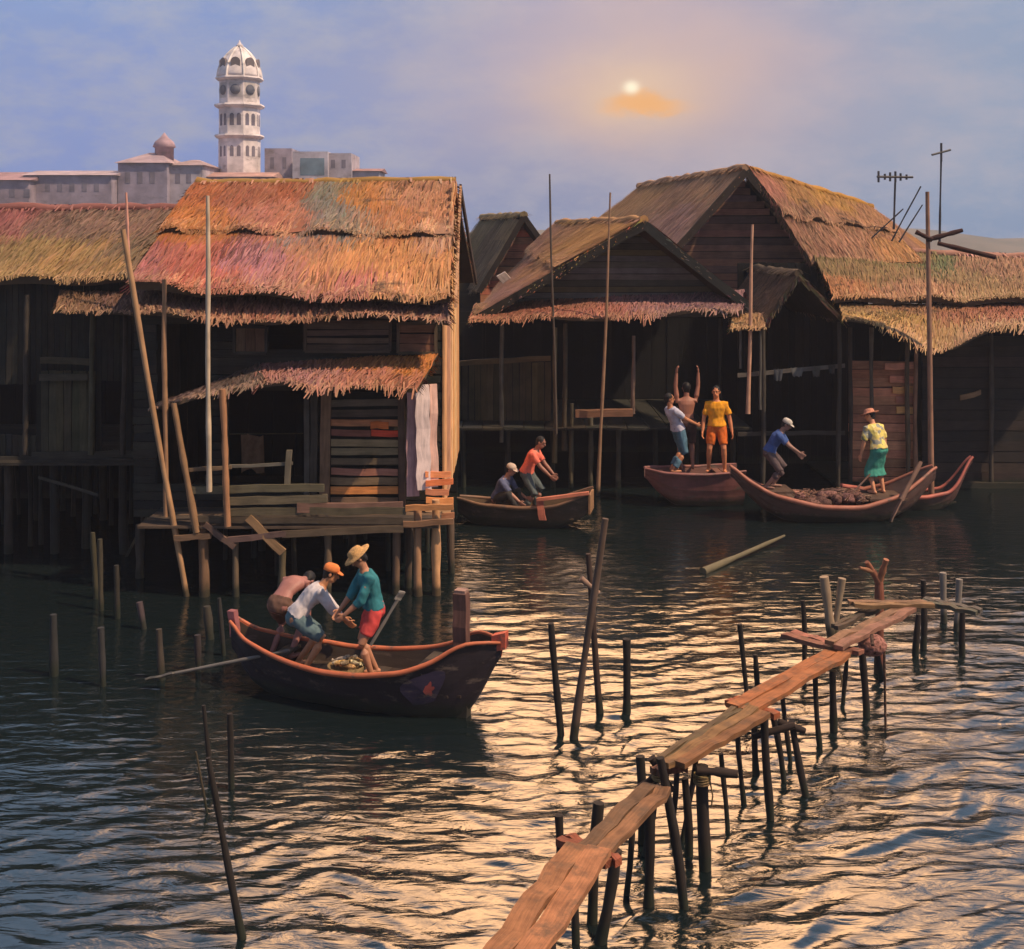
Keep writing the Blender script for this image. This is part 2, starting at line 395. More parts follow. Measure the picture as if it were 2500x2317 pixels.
def thatch(mb, A, B, C, D, pf, rows=12, per_m=48, blade=.8, bw=.027, sag=None, thick=.12, fringe=.15, lift=.018, ragged=.06, edges=(1, 1)):
    A, B, C, D = V(A), V(B), V(C), V(D)
    n = (B-A).cross(D-A).normalized()
    if n.z < 0: n = -n
    def P(u, v):
        p = A.lerp(B, u).lerp(D.lerp(C, u), v)
        if sag: p = p+V(sag(u))*v*v
        p = p+n*(.05*noise.noise(p*.8)+.02*noise.noise(p*3))
        return p
    nu, nv = 14, 6; top = []; bot = []
    for j in range(nv+1):
        for i in range(nu+1):
            p = P(i/nu, j/nv); top.append(p); bot.append(p-n*thick)
    m = (nu+1)*(nv+1); fs = []; cols = []
    def dk(u, v): return tuple(x*TK*.7 for x in pf(u, v))
    for j in range(nv):
        for i in range(nu):
            a = j*(nu+1)+i; fs.append((a, a+nu+1, a+nu+2, a+1)); cols.append(dk((i+.5)/nu, (j+.5)/nv))
            fs.append((m+a, m+a+1, m+a+nu+2, m+a+nu+1)); cols.append((.05, .035, .022))
    rim = [i for i in range(nu+1)]+[j*(nu+1)+nu for j in range(1, nv+1)]+[nv*(nu+1)+i for i in range(nu-1, -1, -1)]+[j*(nu+1) for j in range(nv-1, 0, -1)]
    for a, b in zip(rim, rim[1:]+rim[:1]): fs.append((a, b, m+b, m+a)); cols.append((.10, .07, .045))
    mb.add(top+bot, fs, cols, [(rnd(0, 9), rnd(0, 9)) for _ in top+bot])
    Lu = max((B-A).length, (C-D).length); Lv = max((D-A).length, (C-B).length); dn = (P(.5, 1)-P(.5, 0)).normalized()
    for r in range(rows+1):
        v0 = r/rows; last = r >= rows-0
        for j in range(int(Lu*per_m*(1 if not last else .8))):
            u = rnd(-.004, 1.004); vv = min(1, max(-.01, v0+rnd(-.35, .35)/rows))
            b0 = P(u, vv); ln = blade*rnd(.6, 1.25)/max(Lv, .3)
            v1 = vv+ln; over = max(0, v1-1)*Lv
            v1c = min(v1, 1.0); tip = P(min(1.01, max(-.01, u+rnd(-.16, .07)/max(Lu, .5))), v1c)
            if over > 0:
                ov = min(over, fringe*rnd(.2, 1.1)*(.25+1.5*max(0, .45+noise.noise(V((u*Lu*1.1, Lv*3.3, 1)))))); tip = tip+dn*ov*.8+V((rnd(-.3, .3), 0, -.35))*ov
            wd = (P(min(1, u+.02), vv)-P(max(0, u-.02), vv)); wd = (wd.normalized()+dn*rnd(-.12, .12))*bw*rnd(.5, 1.4)*.5
            mid = b0.lerp(tip, .5)+n*rnd(.0, .03); lf = lift*rnd(.3, 1.3)
            o = b0+n*.012; t = tip+n*(lf if over <= 0 else lf*.6)
            c = pf(u, min(1, vv+ln*.5)); sv = random.random(); gl = STRAW[int(sv*97) % len(STRAW)]; kk = rnd(.0, .28)
            if over > 0: kk = rnd(.2, .55); gl = lin(226, 180, 136)  # eave fringe strands paled as if sunlit
            c = jit(tuple((x*(1-kk)+y*kk)*TK for x, y in zip(c, gl)), .24)
            if noise.noise(b0*1.1+V((5, 2, 8))) > .42 and random.random() < .5: c = tuple(x*.5 for x in c)
            if random.random() < .035: c = tuple(x*.35 for x in c)
            q = rnd(0, 40)
            mb.add([o-wd*.7, o+wd*.7, mid+n*.015+wd, mid+n*.015-wd, t+wd*rnd(.2, .8), t-wd*rnd(.2, .8)],
                   [(0, 1, 2, 3), (3, 2, 4, 5)], c, [(q, q), (q, q+.05), (q+.25, q+.05), (q+.25, q), (q+.5, q+.05), (q+.5, q)])
    for side in (0, 1):                             # loose straws along the gable edges
        if not edges[side]: continue
        for j in range(int(Lv*per_m*.9)):
            v = rnd(0, 1); p = P(side, v)-n*rnd(0, thick); out = ((B-A).normalized()*(1 if side else -1))
            t = p+out*rnd(.02, ragged*1.6)+dn*rnd(.05, .25)-n*rnd(0, .05); wd = n*bw*.4+dn*bw*.2
            c = jit(tuple(x*TK*rnd(.35, .9) for x in pf(side, v)), .2); q = rnd(0, 40)
            mb.add([p-wd, p+wd, t+wd*.4, t-wd*.4], [(0, 1, 2, 3)], c, [(q, q), (q, q+.05), (q+.3, q+.05), (q+.3, q)])
def ridge_cap(mb, A, B, pf, r=.11, v=0.0):
    A, B = V(A), V(B); n = max(4, int((B-A).length*3)); d = (B-A).normalized(); sd_ = d.cross(V((0, 0, 1))).normalized()
    pts = [A.lerp(B, i/n)+V((0, 0, rnd(-.02, .03))) for i in range(n+1)]
    mb.tube(pts, [r*rnd(.8, 1.2) for _ in pts], tuple(x*TK*.9 for x in pf(.5, v)), 8)
    for j in range(int((B-A).length*34)):
        k = rnd(0, 1); p = A.lerp(B, k)+V((0, 0, r*.9)); s_ = random.choice((-1, 1))
        t = p+sd_*s_*rnd(.12, .32)+V((0, 0, -rnd(.1, .25)))+d*rnd(-.06, .06); wd = d*rnd(.015, .04); q = rnd(0, 40)
        mb.add([p-wd, p+wd, t+wd*.5, t-wd*.5], [(0, 1, 2, 3)], jit(tuple(x*TK for x in pf(k, v)), .25), [(q, q), (q, q+.05), (q+.3, q+.05), (q+.3, q)])

WOODS = [lin(*c) for c in ((92, 76, 62), (78, 66, 56), (104, 84, 66), (70, 62, 55), (88, 70, 55), (64, 56, 50))]
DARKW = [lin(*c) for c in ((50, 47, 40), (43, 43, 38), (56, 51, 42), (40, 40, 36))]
def wcol(cols=WOODS): return jit(random.choice(cols), .2)
def boards(mb, O, U, Vv, n, cols=WOODS, horiz=True, gap=.012, thick=.03, holes=(), clip=None, rough=.006):
    """a boarded wall: O corner, U along, Vv up; holes = (u0, v0, u1, v1) openings; clip(u) = top of the wall as a share of Vv"""
    O, U, Vv = V(O), V(U), V(Vv); nrm = U.cross(Vv).normalized()
    for i in range(n):
        a, b = i/n, (i+1)/n; m = (a+b)/2; segs = [(0.0, 1.0)]
        if clip and not horiz: segs = [(0.0, clip(m))]
        if clip and horiz:
            us = [k/60 for k in range(61) if clip(k/60) >= b-.3/n]
            if not us: continue
            segs = [(min(us), max(us))]
        for h in holes:
            lo, hi, p, q = (h[1], h[3], h[0], h[2]) if horiz else (h[0], h[2], h[1], h[3])
            if lo < m < hi:
                ns = []
                for s0, s1 in segs:
                    if p > s0: ns.append((s0, min(s1, p)))
                    if q < s1: ns.append((max(s0, q), s1))
                segs = [x for x in ns if x[1]-x[0] > .005]
        for s0, s1 in segs:
            c = wcol(cols); wf = 1-gap*n/max((Vv if horiz else U).length, .1)*rnd(.4, 1.8)
            e0, e1 = rnd(0, .006), rnd(0, .006); off = nrm*rnd(-.006, .006)
            if horiz: p0, p1, wv = O+U*(s0+e0)+Vv*m, O+U*(s1-e1)+Vv*(m+rnd(-.1, .1)/n), Vv/n*wf
            else: p0, p1, wv = O+U*m+Vv*(s0+e0), O+U*(m+rnd(-.1, .1)/n)+Vv*(s1-e1), U/n*wf
            mb.board(p0+off, p1+off, wv, nrm*thick, c, 3, rough)
def part(mb, name, mat, parent, label=None):
    o = mb.build(name, mat, parent)
    if label: o['label'] = label
    return o
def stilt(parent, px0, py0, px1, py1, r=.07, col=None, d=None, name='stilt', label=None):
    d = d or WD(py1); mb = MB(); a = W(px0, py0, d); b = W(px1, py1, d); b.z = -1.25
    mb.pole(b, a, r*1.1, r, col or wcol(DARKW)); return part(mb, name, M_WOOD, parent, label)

# ------------------------------------------------------------------ the big hut with the patchwork roof
H1 = thing('stilt_house', 'large stilt house with a long patchwork orange roof and pink awning over its front', 'house', (-3.6, 23.5, 0), 'stilt houses along the river')
p1 = pal([(.05, .12, (190, 108, 60)), (.22, .2, (164, 99, 73)), (.36, .1, (176, 99, 62)), (.12, .45, (205, 127, 62)), (.3, .45, (188, 122, 104)), (.43, .45, (205, 129, 97)),
          (.555, .12, (128, 130, 112)), (.56, .3, (134, 134, 124)), (.50, .55, (132, 126, 122)), (.62, .42, (146, 140, 126)), (.70, .2, (206, 134, 60)), (.74, .45, (205, 134, 84)), (.84, .15, (190, 138, 104)), (.93, .3, (206, 142, 101)),
          (.12, .8, (196, 109, 91)), (.02, .9, (178, 113, 111)), (.25, .85, (206, 111, 89)), (.36, .78, (190, 129, 139)), (.46, .9, (196, 131, 121)), (.5, .72, (208, 144, 104)), (.63, .85, (220, 154, 104)), (.67, .97, (206, 119, 119)), (.76, .75, (226, 157, 99)), (.88, .7, (220, 152, 93)), (.9, .93, (224, 159, 104)), (.97, .5, (214, 163, 131))], .08)
A, B = W(480, 448, 25.6), W(1112, 442, 25.6); C, D = W(1098, 716, 20.6), W(318, 690, 20.6)
rb = MB(); nn = (B-A).cross(D-A).normalized(); nn = nn if nn.z > 0 else -nn
def tier(pf, a, b): return lambda u, v: pf(u, a+(b-a)*v)
def tiers(mb, A, B, C, D, pf, cut=.56, up=.10, **k):
    """two overlapping courses of thatch, the upper one lapping over the lower"""
    A, B, C, D = V(A), V(B), V(C), V(D); n = (B-A).cross(D-A).normalized(); n = n if n.z > 0 else -n; rw = k.pop('rows'); sg = k.pop('sag', None)
    thatch(mb, A.lerp(D, cut-.08), B.lerp(C, cut-.08), C, D, tier(pf, cut-.08, 1), rows=int(rw*.5), sag=sg, **k)
    thatch(mb, A+n*.03, B+n*.03, B.lerp(C, cut)+n*up, A.lerp(D, cut)+n*up, tier(pf, 0, cut), rows=int(rw*.56), sag=lambda u: V((0, 0, .05*math.sin(u*23+1)+.03*math.sin(u*51))), **k)
tiers(rb, A, B, C, D, p1, rows=18, per_m=74, sag=lambda u: (0, 0, -.05*math.sin(u*math.pi)+.04*math.sin(u*19)), thick=.16, ragged=.1)
A2, B2 = A, B; C2, D2 = V((B.x+.25, 29.6, 4.9)), V((A.x-.1, 29.6, 4.9))
thatch(rb, A2, B2, C2, D2, p1, rows=7, per_m=14, thick=.16)
ridge_cap(rb, A, B, pal([(.2, 0, (216, 160, 130)), (.6, 0, (205, 160, 90)), (.9, 0, (205, 165, 130))]), .1)
roof = part(rb, 'roof', M_THATCH, H1)
mb = MB(); mb.board(B+V((.10, .1, -.16)), C+V((.10, .0, -.14)), V((.05, 0, 0)), V((0, .1, .2)), lin(196, 150, 112, .8)); mb.board(B+V((.10, .1, -.16)), C2+V((.06, 0, -.1)), V((.05, 0, 0)), V((0, -.1, .2)), lin(60, 48, 40))
part(mb, 'bargeboard', M_WOOD, H1)
sk = pal([(.0, .5, (150, 112, 92)), (.14, .5, (140, 108, 96)), (.28, .5, (170, 112, 94)), (.42, .5, (200, 132, 106)), (.6, .4, (170, 124, 110)), (.72, .5, (206, 146, 118)), (.9, .4, (160, 122, 124))])
mb = MB(); A, B = W(330, 700, 21.5), W(1092, 712, 21.5); C, D = W(1096, 776, 20.5), W(345, 770, 20.5)
thatch(mb, A, B, C, D, sk, rows=4, per_m=55, blade=.34, sag=lambda u: (0, 0, .12*math.sin(u*9+1.2)*.6-.12*max(0, .3-u)), thick=.08)
part(mb, 'lower_roof', M_THATCH, H1)
FD = 21.4
def bw(px0, py0, px1, py1, d, n, cols, horiz=True, name='wall', parent=None, holes=(), mat=None, label=None, thick=.03, gap=.012):
    O = W(px0, py1, d); U = W(px1, py1, d)-O; Vv = W(px0, py0, d)-O; mb = MB()
    if not holes: mb.board(O+U*.003+Vv*.5+V((0, .035, 0)), O+U*.997+Vv*.5+V((0, .035, 0)), Vv*.99, V((0, .02, 0)), (.012, .010, .009), 2, .001)
    boards(mb, O, U, Vv, n, cols, horiz, holes=holes, thick=thick, gap=gap); return part(mb, name, mat or M_WOOD, parent, label)
WO = (325, 730, 1082, 1262)
def hole(px0, py0, px1, py1, B_): return ((px0-B_[0])/(B_[2]-B_[0]), (B_[3]-py1)/(B_[3]-B_[1]), (px1-B_[0])/(B_[2]-B_[0]), (B_[3]-py0)/(B_[3]-B_[1]))
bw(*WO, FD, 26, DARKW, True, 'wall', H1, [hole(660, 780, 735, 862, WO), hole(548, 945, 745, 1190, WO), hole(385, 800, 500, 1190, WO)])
DEEP = [lin(*c) for c in ((17, 17, 16), (20, 20, 18), (15, 15, 15))]  # near-black boards, the shade of the interiors put into their colour
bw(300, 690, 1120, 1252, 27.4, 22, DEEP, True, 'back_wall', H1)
# gable end that faces the sun; sunlight is also put into its pale boards
mb = MB(); x = -1.19; O = V((x, 21.35, 1.1)); U = V((0, 6.0, 0)); H = V((0, 0, 6.2))
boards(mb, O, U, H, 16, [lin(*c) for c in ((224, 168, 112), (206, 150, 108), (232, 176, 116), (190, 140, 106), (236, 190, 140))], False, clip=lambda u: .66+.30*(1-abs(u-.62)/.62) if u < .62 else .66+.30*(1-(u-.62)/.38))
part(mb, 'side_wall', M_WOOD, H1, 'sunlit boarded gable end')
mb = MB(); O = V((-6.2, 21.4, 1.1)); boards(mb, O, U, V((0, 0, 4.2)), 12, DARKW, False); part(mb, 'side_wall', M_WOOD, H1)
def shutter(px0, py0, px1, py1, d, n, cols, horiz=True, name='shutter', parent=None, label=None):
    o = bw(px0, py0, px1, py1, d, n, cols, horiz, name, parent, label=label, gap=.02)
    mb = MB(); c = wcol(WOODS); t = V((0, .05, 0)); r = .05
    for a, b, wv in (((px0, py0), (px1, py0), V((0, 0, r))), ((px0, py1), (px1, py1), V((0, 0, r))), ((px0, py0), (px0, py1), V((r, 0, 0))), ((px1, py0), (px1, py1), V((r, 0, 0)))):
        mb.board(W(*a, d-.03), W(*b, d-.03), wv, t, jit(c, .15), 3, .004)
    part(mb, 'frame', M_WOOD, o)
    return o
shutter(572, 798, 650, 862, 21.3, 3, [lin(118, 88, 66)], False, parent=H1, label='plain brown shutter')
shutter(745, 786, 952, 858, 21.3, 4, [lin(96, 80, 66), lin(112, 92, 76), lin(86, 72, 62)], parent=H1, label='wide greyish slatted shutter')
shutter(972, 790, 1064, 862, 21.3, 3, [lin(132, 92, 68), lin(120, 84, 64)], parent=H1, label='reddish brown shutter')
# awning
aw = pal([(.1, .5, (200, 140, 126)), (.3, .5, (186, 136, 134)), (.45, .2, (224, 150, 110)), (.6, .7, (206, 138, 116)), (.7, .2, (236, 156, 96)), (.9, .3, (236, 150, 78)), (.92, .8, (220, 142, 108))])
ag = pal([(.2, .5, (150, 122, 112)), (.7, .4, (112, 100, 92)), (.5, .9, (160, 136, 126))])
mb = MB(); thatch(mb, W(622, 888, 21.3), W(1070, 862, 21.3), W(1018, 946, 20.1), W(630, 938, 20.1), aw, rows=5, per_m=46, blade=.36, sag=lambda u: (0, 0, .04*math.sin(u*11)), thick=.07, fringe=.2)
thatch(mb, W(505, 945, 21.3), W(632, 885, 21.3), W(645, 932, 20.1), W(372, 988, 20.1), ag, rows=5, per_m=55, blade=.36, thick=.07, fringe=.18)
part(mb, 'awning', M_THATCH, H1)
# lower front: boarded panel with odd planks warmed and brightened as if sunlit, jambs and the pale corner plank
mixed = [((117, 102, 85), 0), ((95, 80, 68), 0), ((204, 136, 95), 0), ((250, 112, 80), 1), ((158, 136, 100), 0), ((146, 129, 97), 0), ((117, 100, 78), 0), ((183, 124, 102), 0), ((143, 119, 90), 0), ((239, 156, 90), 0), ((134, 107, 85), 0)]
mb = MB(); nB = len(mixed)
for i, (c, w2) in enumerate(mixed):
    y = 985+i*(1222-985)/(nB-1)
    p0, p1 = W(808, y, 21.28), W(972, y+rnd(-3, 3), 21.28); wv = V((0, 0, .135*rnd(.8, 1.0)))
    if w2:
        pm = p0.lerp(p1, .6); mb.board(p0, pm, wv, V((0, .03, 0)), lin(150, 96, 80)); mb.board(pm, p1, wv, V((0, .03, 0)), lin(226, 84, 58))
        mb.board(W(905, y-19, 21.24), W(948, y-18, 21.24), V((0, 0, .12)), V((0, .03, 0)), lin(226, 120, 62))
    else: mb.board(p0, p1, wv, V((0, .03, 0)), lin(*c), 4, .008)
part(mb, 'plank_panel', M_WOOD, H1, 'patched wall of odd planks, two of them bright orange red')
for px, c, wd in ((552, (92, 78, 64), .09), (748, (90, 84, 76), .09), (768, (78, 70, 60), .12), (796, (142, 110, 84), .17), (980, (110, 86, 70), .12)):
    mb = MB(); mb.board(W(px, 950, 21.25), W(px+rnd(-4, 4), 1268, 21.25), V((wd, 0, 0)), V((0, .08, 0)), lin(*c), 5, .008); part(mb, 'door_post', M_WOOD, H1)
mb = MB()
for px0, px1, c, dd in ((1000, 1030, (206, 160, 156), 21.05), (1024, 1058, (246, 220, 210), 20.97), (1052, 1070, (226, 182, 164), 21.05)):
    mb.board(W(px0+7, 938, dd), W(px0+4+rnd(0, 8), 1205+rnd(-20, 20), dd), V(((px1-px0)/F*dd, .05, 0)), V((-.01, .03, 0)), lin(*c), 7, .016)
part(mb, 'corner_plank', M_WOOD, H1, 'pale pinkish planks nailed over the corner')
mb = MB()
for i, (c, l) in enumerate((((224, 140, 92), 60), ((200, 110, 66), 66), ((176, 112, 80), 56), ((214, 140, 84), 66), ((190, 150, 110), 60), ((150, 100, 70), 70))):
    y = 1158+i*21; mb.board(W(1040, y, 20.95), W(1040+l, y+rnd(-4, 4), 21.2), V((0, 0, .1)), V((.01, .05, 0)), lin(*c), 3, .01)
part(mb, 'corner_shelf', M_WOOD, H1, 'short orange cross boards at the corner')
# inside darkness: partition and floor
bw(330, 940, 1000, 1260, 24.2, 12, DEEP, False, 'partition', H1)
# deck, rails, beams
mb = MB(); zf = W(0, 1235, 21.4).z
for i in range(7): mb.board(V((-6.1, 20.1+i*.27, zf-.04)), V((-1.2, 20.1+i*.27+rnd(-.03, .03), zf-.04)), V((0, .25, 0)), V((0, 0, .04)), wcol(WOODS), 6, .006)
for i in range(12): mb.board(V((-6.1, 22.1+i*.45, zf-.045)), V((-1.2, 22.1+i*.45, zf-.045)), V((0, .44, 0)), V((0, 0, .04)), wcol(DARKW), 2, .003)
part(mb, 'deck', M_WOOD, H1)
mb = MB()
for (a, b, c, h) in (((470, 1196), (790, 1190), (104, 96, 74), .12), ((545, 1224), (800, 1218), (112, 100, 78), .13), ((552, 1250), (990, 1246), (96, 86, 66), .12), ((725, 1240), (985, 1238), (134, 100, 84), .16), ((480, 1268), (985, 1272), (84, 72, 58), .10)):
    mb.board(W(*a, 20.02), W(*b, 20.02), V((0, 0, h)), V((0, .05, 0)), lin(*c), 6, .012)
part(mb, 'deck_edge', M_WOOD, H1)
mb = MB(); mb.board(W(560, 1138, 20.15), W(716, 1132, 20.15), V((0, 0, .05)), V((0, .04, 0)), lin(110, 104, 92)); mb.board(W(706, 1100, 20.12), W(700, 1198, 20.12), V((.09, 0, 0)), V((0, .06, 0)), lin(120, 110, 92)); mb.board(W(460, 1148, 20.15), W(566, 1140, 20.15), V((0, 0, .06)), V((0, .05, 0)), lin(126, 104, 80))
part(mb, 'railing', M_WOOD, H1)
for a, b, wv, c in (((425, 1313), (515, 1308), .09, (118, 92, 70)), ((555, 1318), (700, 1302), .09, (112, 88, 80)), ((690, 1304), (985, 1290), .11, (100, 84, 66)), ((606, 1262), (690, 1350), .13, (150, 118, 84)), ((500, 1278), (572, 1335), .09, (112, 88, 76)), ((985, 1280), (1108, 1272), .09, (140, 104, 76)), ((990, 1240), (1108, 1236), .09, (190, 130, 80))):
    mb = MB(); dd = 20.0; p0, p1 = W(*a, dd), W(*b, dd); mb.board(p0, p1, (p1-p0).normalized().cross(V((0, 1, 0)))*wv, V((0, .07, 0)), lin(*c), 5, .01); part(mb, 'brace' if abs(a[1]-b[1]) > 30 else 'crossbeam', M_WOOD, H1)
for px, py0, px1, c, r, d in ((495, 1270, 500, (120, 92, 70), .075, 20.1), (575, 1320, 580, (100, 84, 66), .05, 20.1), (690, 1345, 688, (96, 84, 62), .06, 20.05), (800, 1290, 802, (112, 92, 72), .06, 20.1), (968, 1270, 968, (112, 88, 70), .06, 20.2), (1000, 1270, 994, (80, 66, 54), .06, 20.6), (1020, 1240, 1022, (170, 128, 94), .07, 20.15), (1064, 1220, 1070, (196, 148, 104), .075, 20.15), (1100, 1240, 1104, (90, 74, 60), .06, 21.5), (340, 1280, 345, (70, 60, 50), .07, 21.2), (640, 1280, 640, (60, 52, 46), .07, 23), (860, 1280, 862, (60, 52, 46), .07, 23), (1060, 1280, 1060, (60, 52, 46), .07, 24)):
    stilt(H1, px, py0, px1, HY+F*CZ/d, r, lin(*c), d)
# hanging cloth inside the doorway
mb = MB(); n = 8; cl = []
for j in range(7):
    for i in range(n): cl.append(W(588+i*8, 1062+j*14, 22.2)+V((0, .06*math.sin(i*1.7+j*.4), .03*math.sin(i*.9)-.02*abs(i-3.5)*(j == 6))))
mb.add(cl, [(j*n+i, j*n+i+1, (j+1)*n+i+1, (j+1)*n+i) for j in range(6) for i in range(n-1)], lin(150, 112, 84), [(p.x*3, p.z*3) for p in cl], True)
mb.tube([W(560, 1060, 22.2), W(740, 1058, 22.2)], .012, lin(90, 80, 60), 6)
solo(mb, 'hanging_cloth', M_CLOTH, 'small brown cloth hung on a line inside the dark doorway of the large house', 'cloth')

# ------------------------------------------------------------------ the low house running out of the picture on the left
H0 = thing('stilt_house', 'low dark stilt house with a rose and olive roof left of the large one', 'house', (-9.5, 25, 0), 'stilt houses along the river')
p0 = pal([(.2, .2, (158, 92, 92)), (.45, .2, (160, 96, 94)), (.62, .25, (132, 108, 92)), (.85, .2, (140, 112, 96)), (.3, .7, (150, 124, 84)), (.55, .75, (158, 134, 84)), (.75, .8, (172, 136, 84)), (.95, .7, (128, 112, 88)), (.3, .97, (176, 144, 100))])
mb = MB(); A, B, C, D = W(-260, 512, 27), W(470, 508, 27), W(322, 672, 22.6), W(-330, 680, 22.6)
thatch(mb, A, B, C, D, p0, rows=12, per_m=44, thick=.16, sag=lambda u: (0, 0, .03*math.sin(u*14)))
thatch(mb, A, B, V((B.x, 31, 5.0)), V((A.x, 31, 5.0)), p0, rows=5, per_m=10); ridge_cap(mb, A, B, pal([(.5, 0, (180, 120, 110))]))
part(mb, 'roof', M_THATCH, H0)
WB = (-320, 690, 322, 1120)
bw(*WB, 23.0, 44, DARKW, False, 'wall', H0, [hole(250, 930, 310, 1095, WB), hole(-40, 940, 90, 1060, WB)])
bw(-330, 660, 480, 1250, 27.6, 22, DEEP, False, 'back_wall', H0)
bw(100, 905, 232, 1105, 22.9, 7, [lin(74, 68, 50), lin(66, 60, 48), lin(82, 74, 54)], False, 'door', H0, label='olive boarded door')
mb = MB()
for a, b, c in (((98, 880), (225, 884), (74, 66, 50)), ((96, 922), (215, 920), (80, 72, 58)), ((80, 1112), (330, 1108), (66, 60, 50)), ((-300, 1120), (330, 1126), (58, 54, 46))):
    mb.board(W(*a, 22.75), W(*b, 22.75), V((0, 0, .12)), V((0, .06, 0)), lin(*c), 5, .01)
part(mb, 'ledge', M_WOOD, H0)
mb = MB(); thatch(mb, W(150, 708, 22.8), W(330, 712, 22.8), W(330, 764, 22.0), W(136, 757, 22.0), pal([(.3, .5, (150, 116, 88)), (.8, .5, (132, 100, 88))]), rows=3, per_m=52, blade=.3, thick=.07); part(mb, 'lower_roof', M_THATCH, H0)
for px, c in ((222, (88, 80, 60)), (300, (70, 60, 52)), (60, (60, 54, 48))):
    mb = MB(); mb.pole(W(px, 1110, 22.7), W(px+6, 720, 22.7), .05, .045, lin(*c)); part(mb, 'post', M_WOOD, H0)
for px, d in ((-250, 23), (-120, 22.9), (20, 22.8), (130, 22.8), (210, 23.2), (300, 22.8), (-60, 25.5), (90, 25.5), (250, 25.5)):
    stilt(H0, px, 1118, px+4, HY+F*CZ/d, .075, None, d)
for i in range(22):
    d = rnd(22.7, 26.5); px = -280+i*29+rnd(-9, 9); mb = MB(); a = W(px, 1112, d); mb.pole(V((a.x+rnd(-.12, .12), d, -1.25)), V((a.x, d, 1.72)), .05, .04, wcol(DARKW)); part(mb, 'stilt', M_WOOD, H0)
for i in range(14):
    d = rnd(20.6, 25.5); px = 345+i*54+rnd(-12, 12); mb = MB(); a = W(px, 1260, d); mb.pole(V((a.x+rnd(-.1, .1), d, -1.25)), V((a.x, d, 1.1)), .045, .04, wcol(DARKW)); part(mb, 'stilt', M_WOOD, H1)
mb = MB(); mb.board(W(390, 1205, 22.6), W(300, 1375, 22.6), V((.07, 0, .05)), V((0, .06, 0)), lin(84, 74, 54), 5, .01); part(mb, 'brace', M_WOOD, H0)
mb = MB(); mb.board(W(96, 1165, 22.4), W(240, 1210, 22.4), V((0, 0, .05)), V((0, .05, 0)), lin(70, 66, 58), 4, .01); part(mb, 'brace', M_WOOD, H0)
mb = MB()
for i in range(14): mb.board(V((-13.5, 22.6+i*.33, 1.72)), V((-6.2, 22.6+i*.33, 1.72)), V((0, .32, 0)), V((0, 0, .05)), wcol(DARKW), 2, .003)
part(mb, 'deck', M_WOOD, H0)

# ------------------------------------------------------------------ small gabled hut behind, between the two big roofs
def gable_wall(parent, L0, PK, R0, zb, n, cols, horiz=True, name='gable_wall', d_off=0.0, label=None):
    """boards filling a gable: left eave, peak, right eave and the level the wall starts from"""
    L0, PK, R0 = V(L0), V(PK), V(R0); O = V((L0.x, L0.y, zb)); U = V((R0.x-L0.x, R0.y-L0.y, 0)); Hh = max(PK.z, L0.z, R0.z)-zb
    up = (PK.x-L0.x)/(R0.x-L0.x); lz, pz, rz = (L0.z-zb)/Hh, (PK.z-zb)/Hh, (R0.z-zb)/Hh
    cl = lambda u: (lz+(pz-lz)*u/up) if u < up else pz+(rz-pz)*(u-up)/(1-up)
    mb = MB(); q = [O, O+U, V((R0.x, R0.y, R0.z)), PK.copy(), L0.copy()]; q = [p-V((0, 0, .03)) for p in q]
    mb.add([p+V((0, .03, 0)) for p in q]+[p+V((0, .05, 0)) for p in q], [(0, 1, 2, 3, 4), (9, 8, 7, 6, 5)]+[(i, 5+i, 5+(i+1) % 5, (i+1) % 5) for i in range(5)], (.014, .012, .011))
    boards(mb, O, U, V((0, 0, Hh)), n, cols, horiz, clip=cl); return part(mb, name, M_WOOD, parent, label)
def rake(mb, a, b, col=(.02, .016, .013), w2=.16):
    a, b = V(a), V(b); d = (b-a).normalized(); mb.board(a, b, d.cross(V((0, 1, 0)))*w2, V((0, .07, 0)), col, 6, .01)
H2 = thing('stilt_house', 'smallest gabled hut with a reddish plank gable peeping between two larger roofs', 'house', (.2, 36, 0), 'stilt houses along the river')
PK, LE, RE = W(1279, 526, 37.3), W(1172, 706, 37.3), W(1376, 660, 37.3)
bw(1080, 680, 1400, 1150, 38.2, 14, DARKW, True, 'back_wall', H2)
gable_wall(H2, LE, PK, RE, .8, 26, [lin(226, 128, 100), lin(200, 140, 104), lin(190, 128, 100), lin(214, 136, 108)], True, label='gable of reddish brown boards')
PB = PK+V((-1.4, 5, .0)); LB = LE+V((-1.6, 5, 0)); RB = RE+V((-1.2, 5, 0)); p2 = pal([(.2, .3, (170, 150, 108)), (.7, .5, (140, 122, 96)), (.4, .8, (150, 130, 90)), (.9, .2, (205, 170, 120))])
mb = MB(); F0 = V((0, -.5, 0)); thatch(mb, PB, PK+F0, LE+F0, LB, p2, rows=9, per_m=18); thatch(mb, PK+F0, PB, RB, RE+F0, p2, rows=9, per_m=16); ridge_cap(mb, PK+F0, PB, p2); part(mb, 'roof', M_THATCH, H2)
mb = MB(); rake(mb, PK+V((0, -.6, -.06)), LE+V((0, -.6, -.06)), lin(48, 40, 34)); rake(mb, PK+V((0, -.6, -.06)), RE+V((0, -.6, -.06)), lin(48, 40, 34)); part(mb, 'bargeboard', M_WOOD, H2)
for q in (LE, RE): mb = MB(); mb.pole(V((q.x, q.y+.1, -1)), V((q.x, q.y+.1, q.z-.1)), .08, .07, wcol(DARKW)); part(mb, 'stilt', M_WOOD, H2)
mb = MB(); mb.board(W(1222, 668, 33), W(1256, 712, 33), V((.22, 0, .12)), V((0, .05, .02)), lin(176, 160, 150), 3, .01)
solo(mb, 'roof_board', M_WOOD, 'short pale grey board lying loose on the thatch under the smallest gable', 'board')

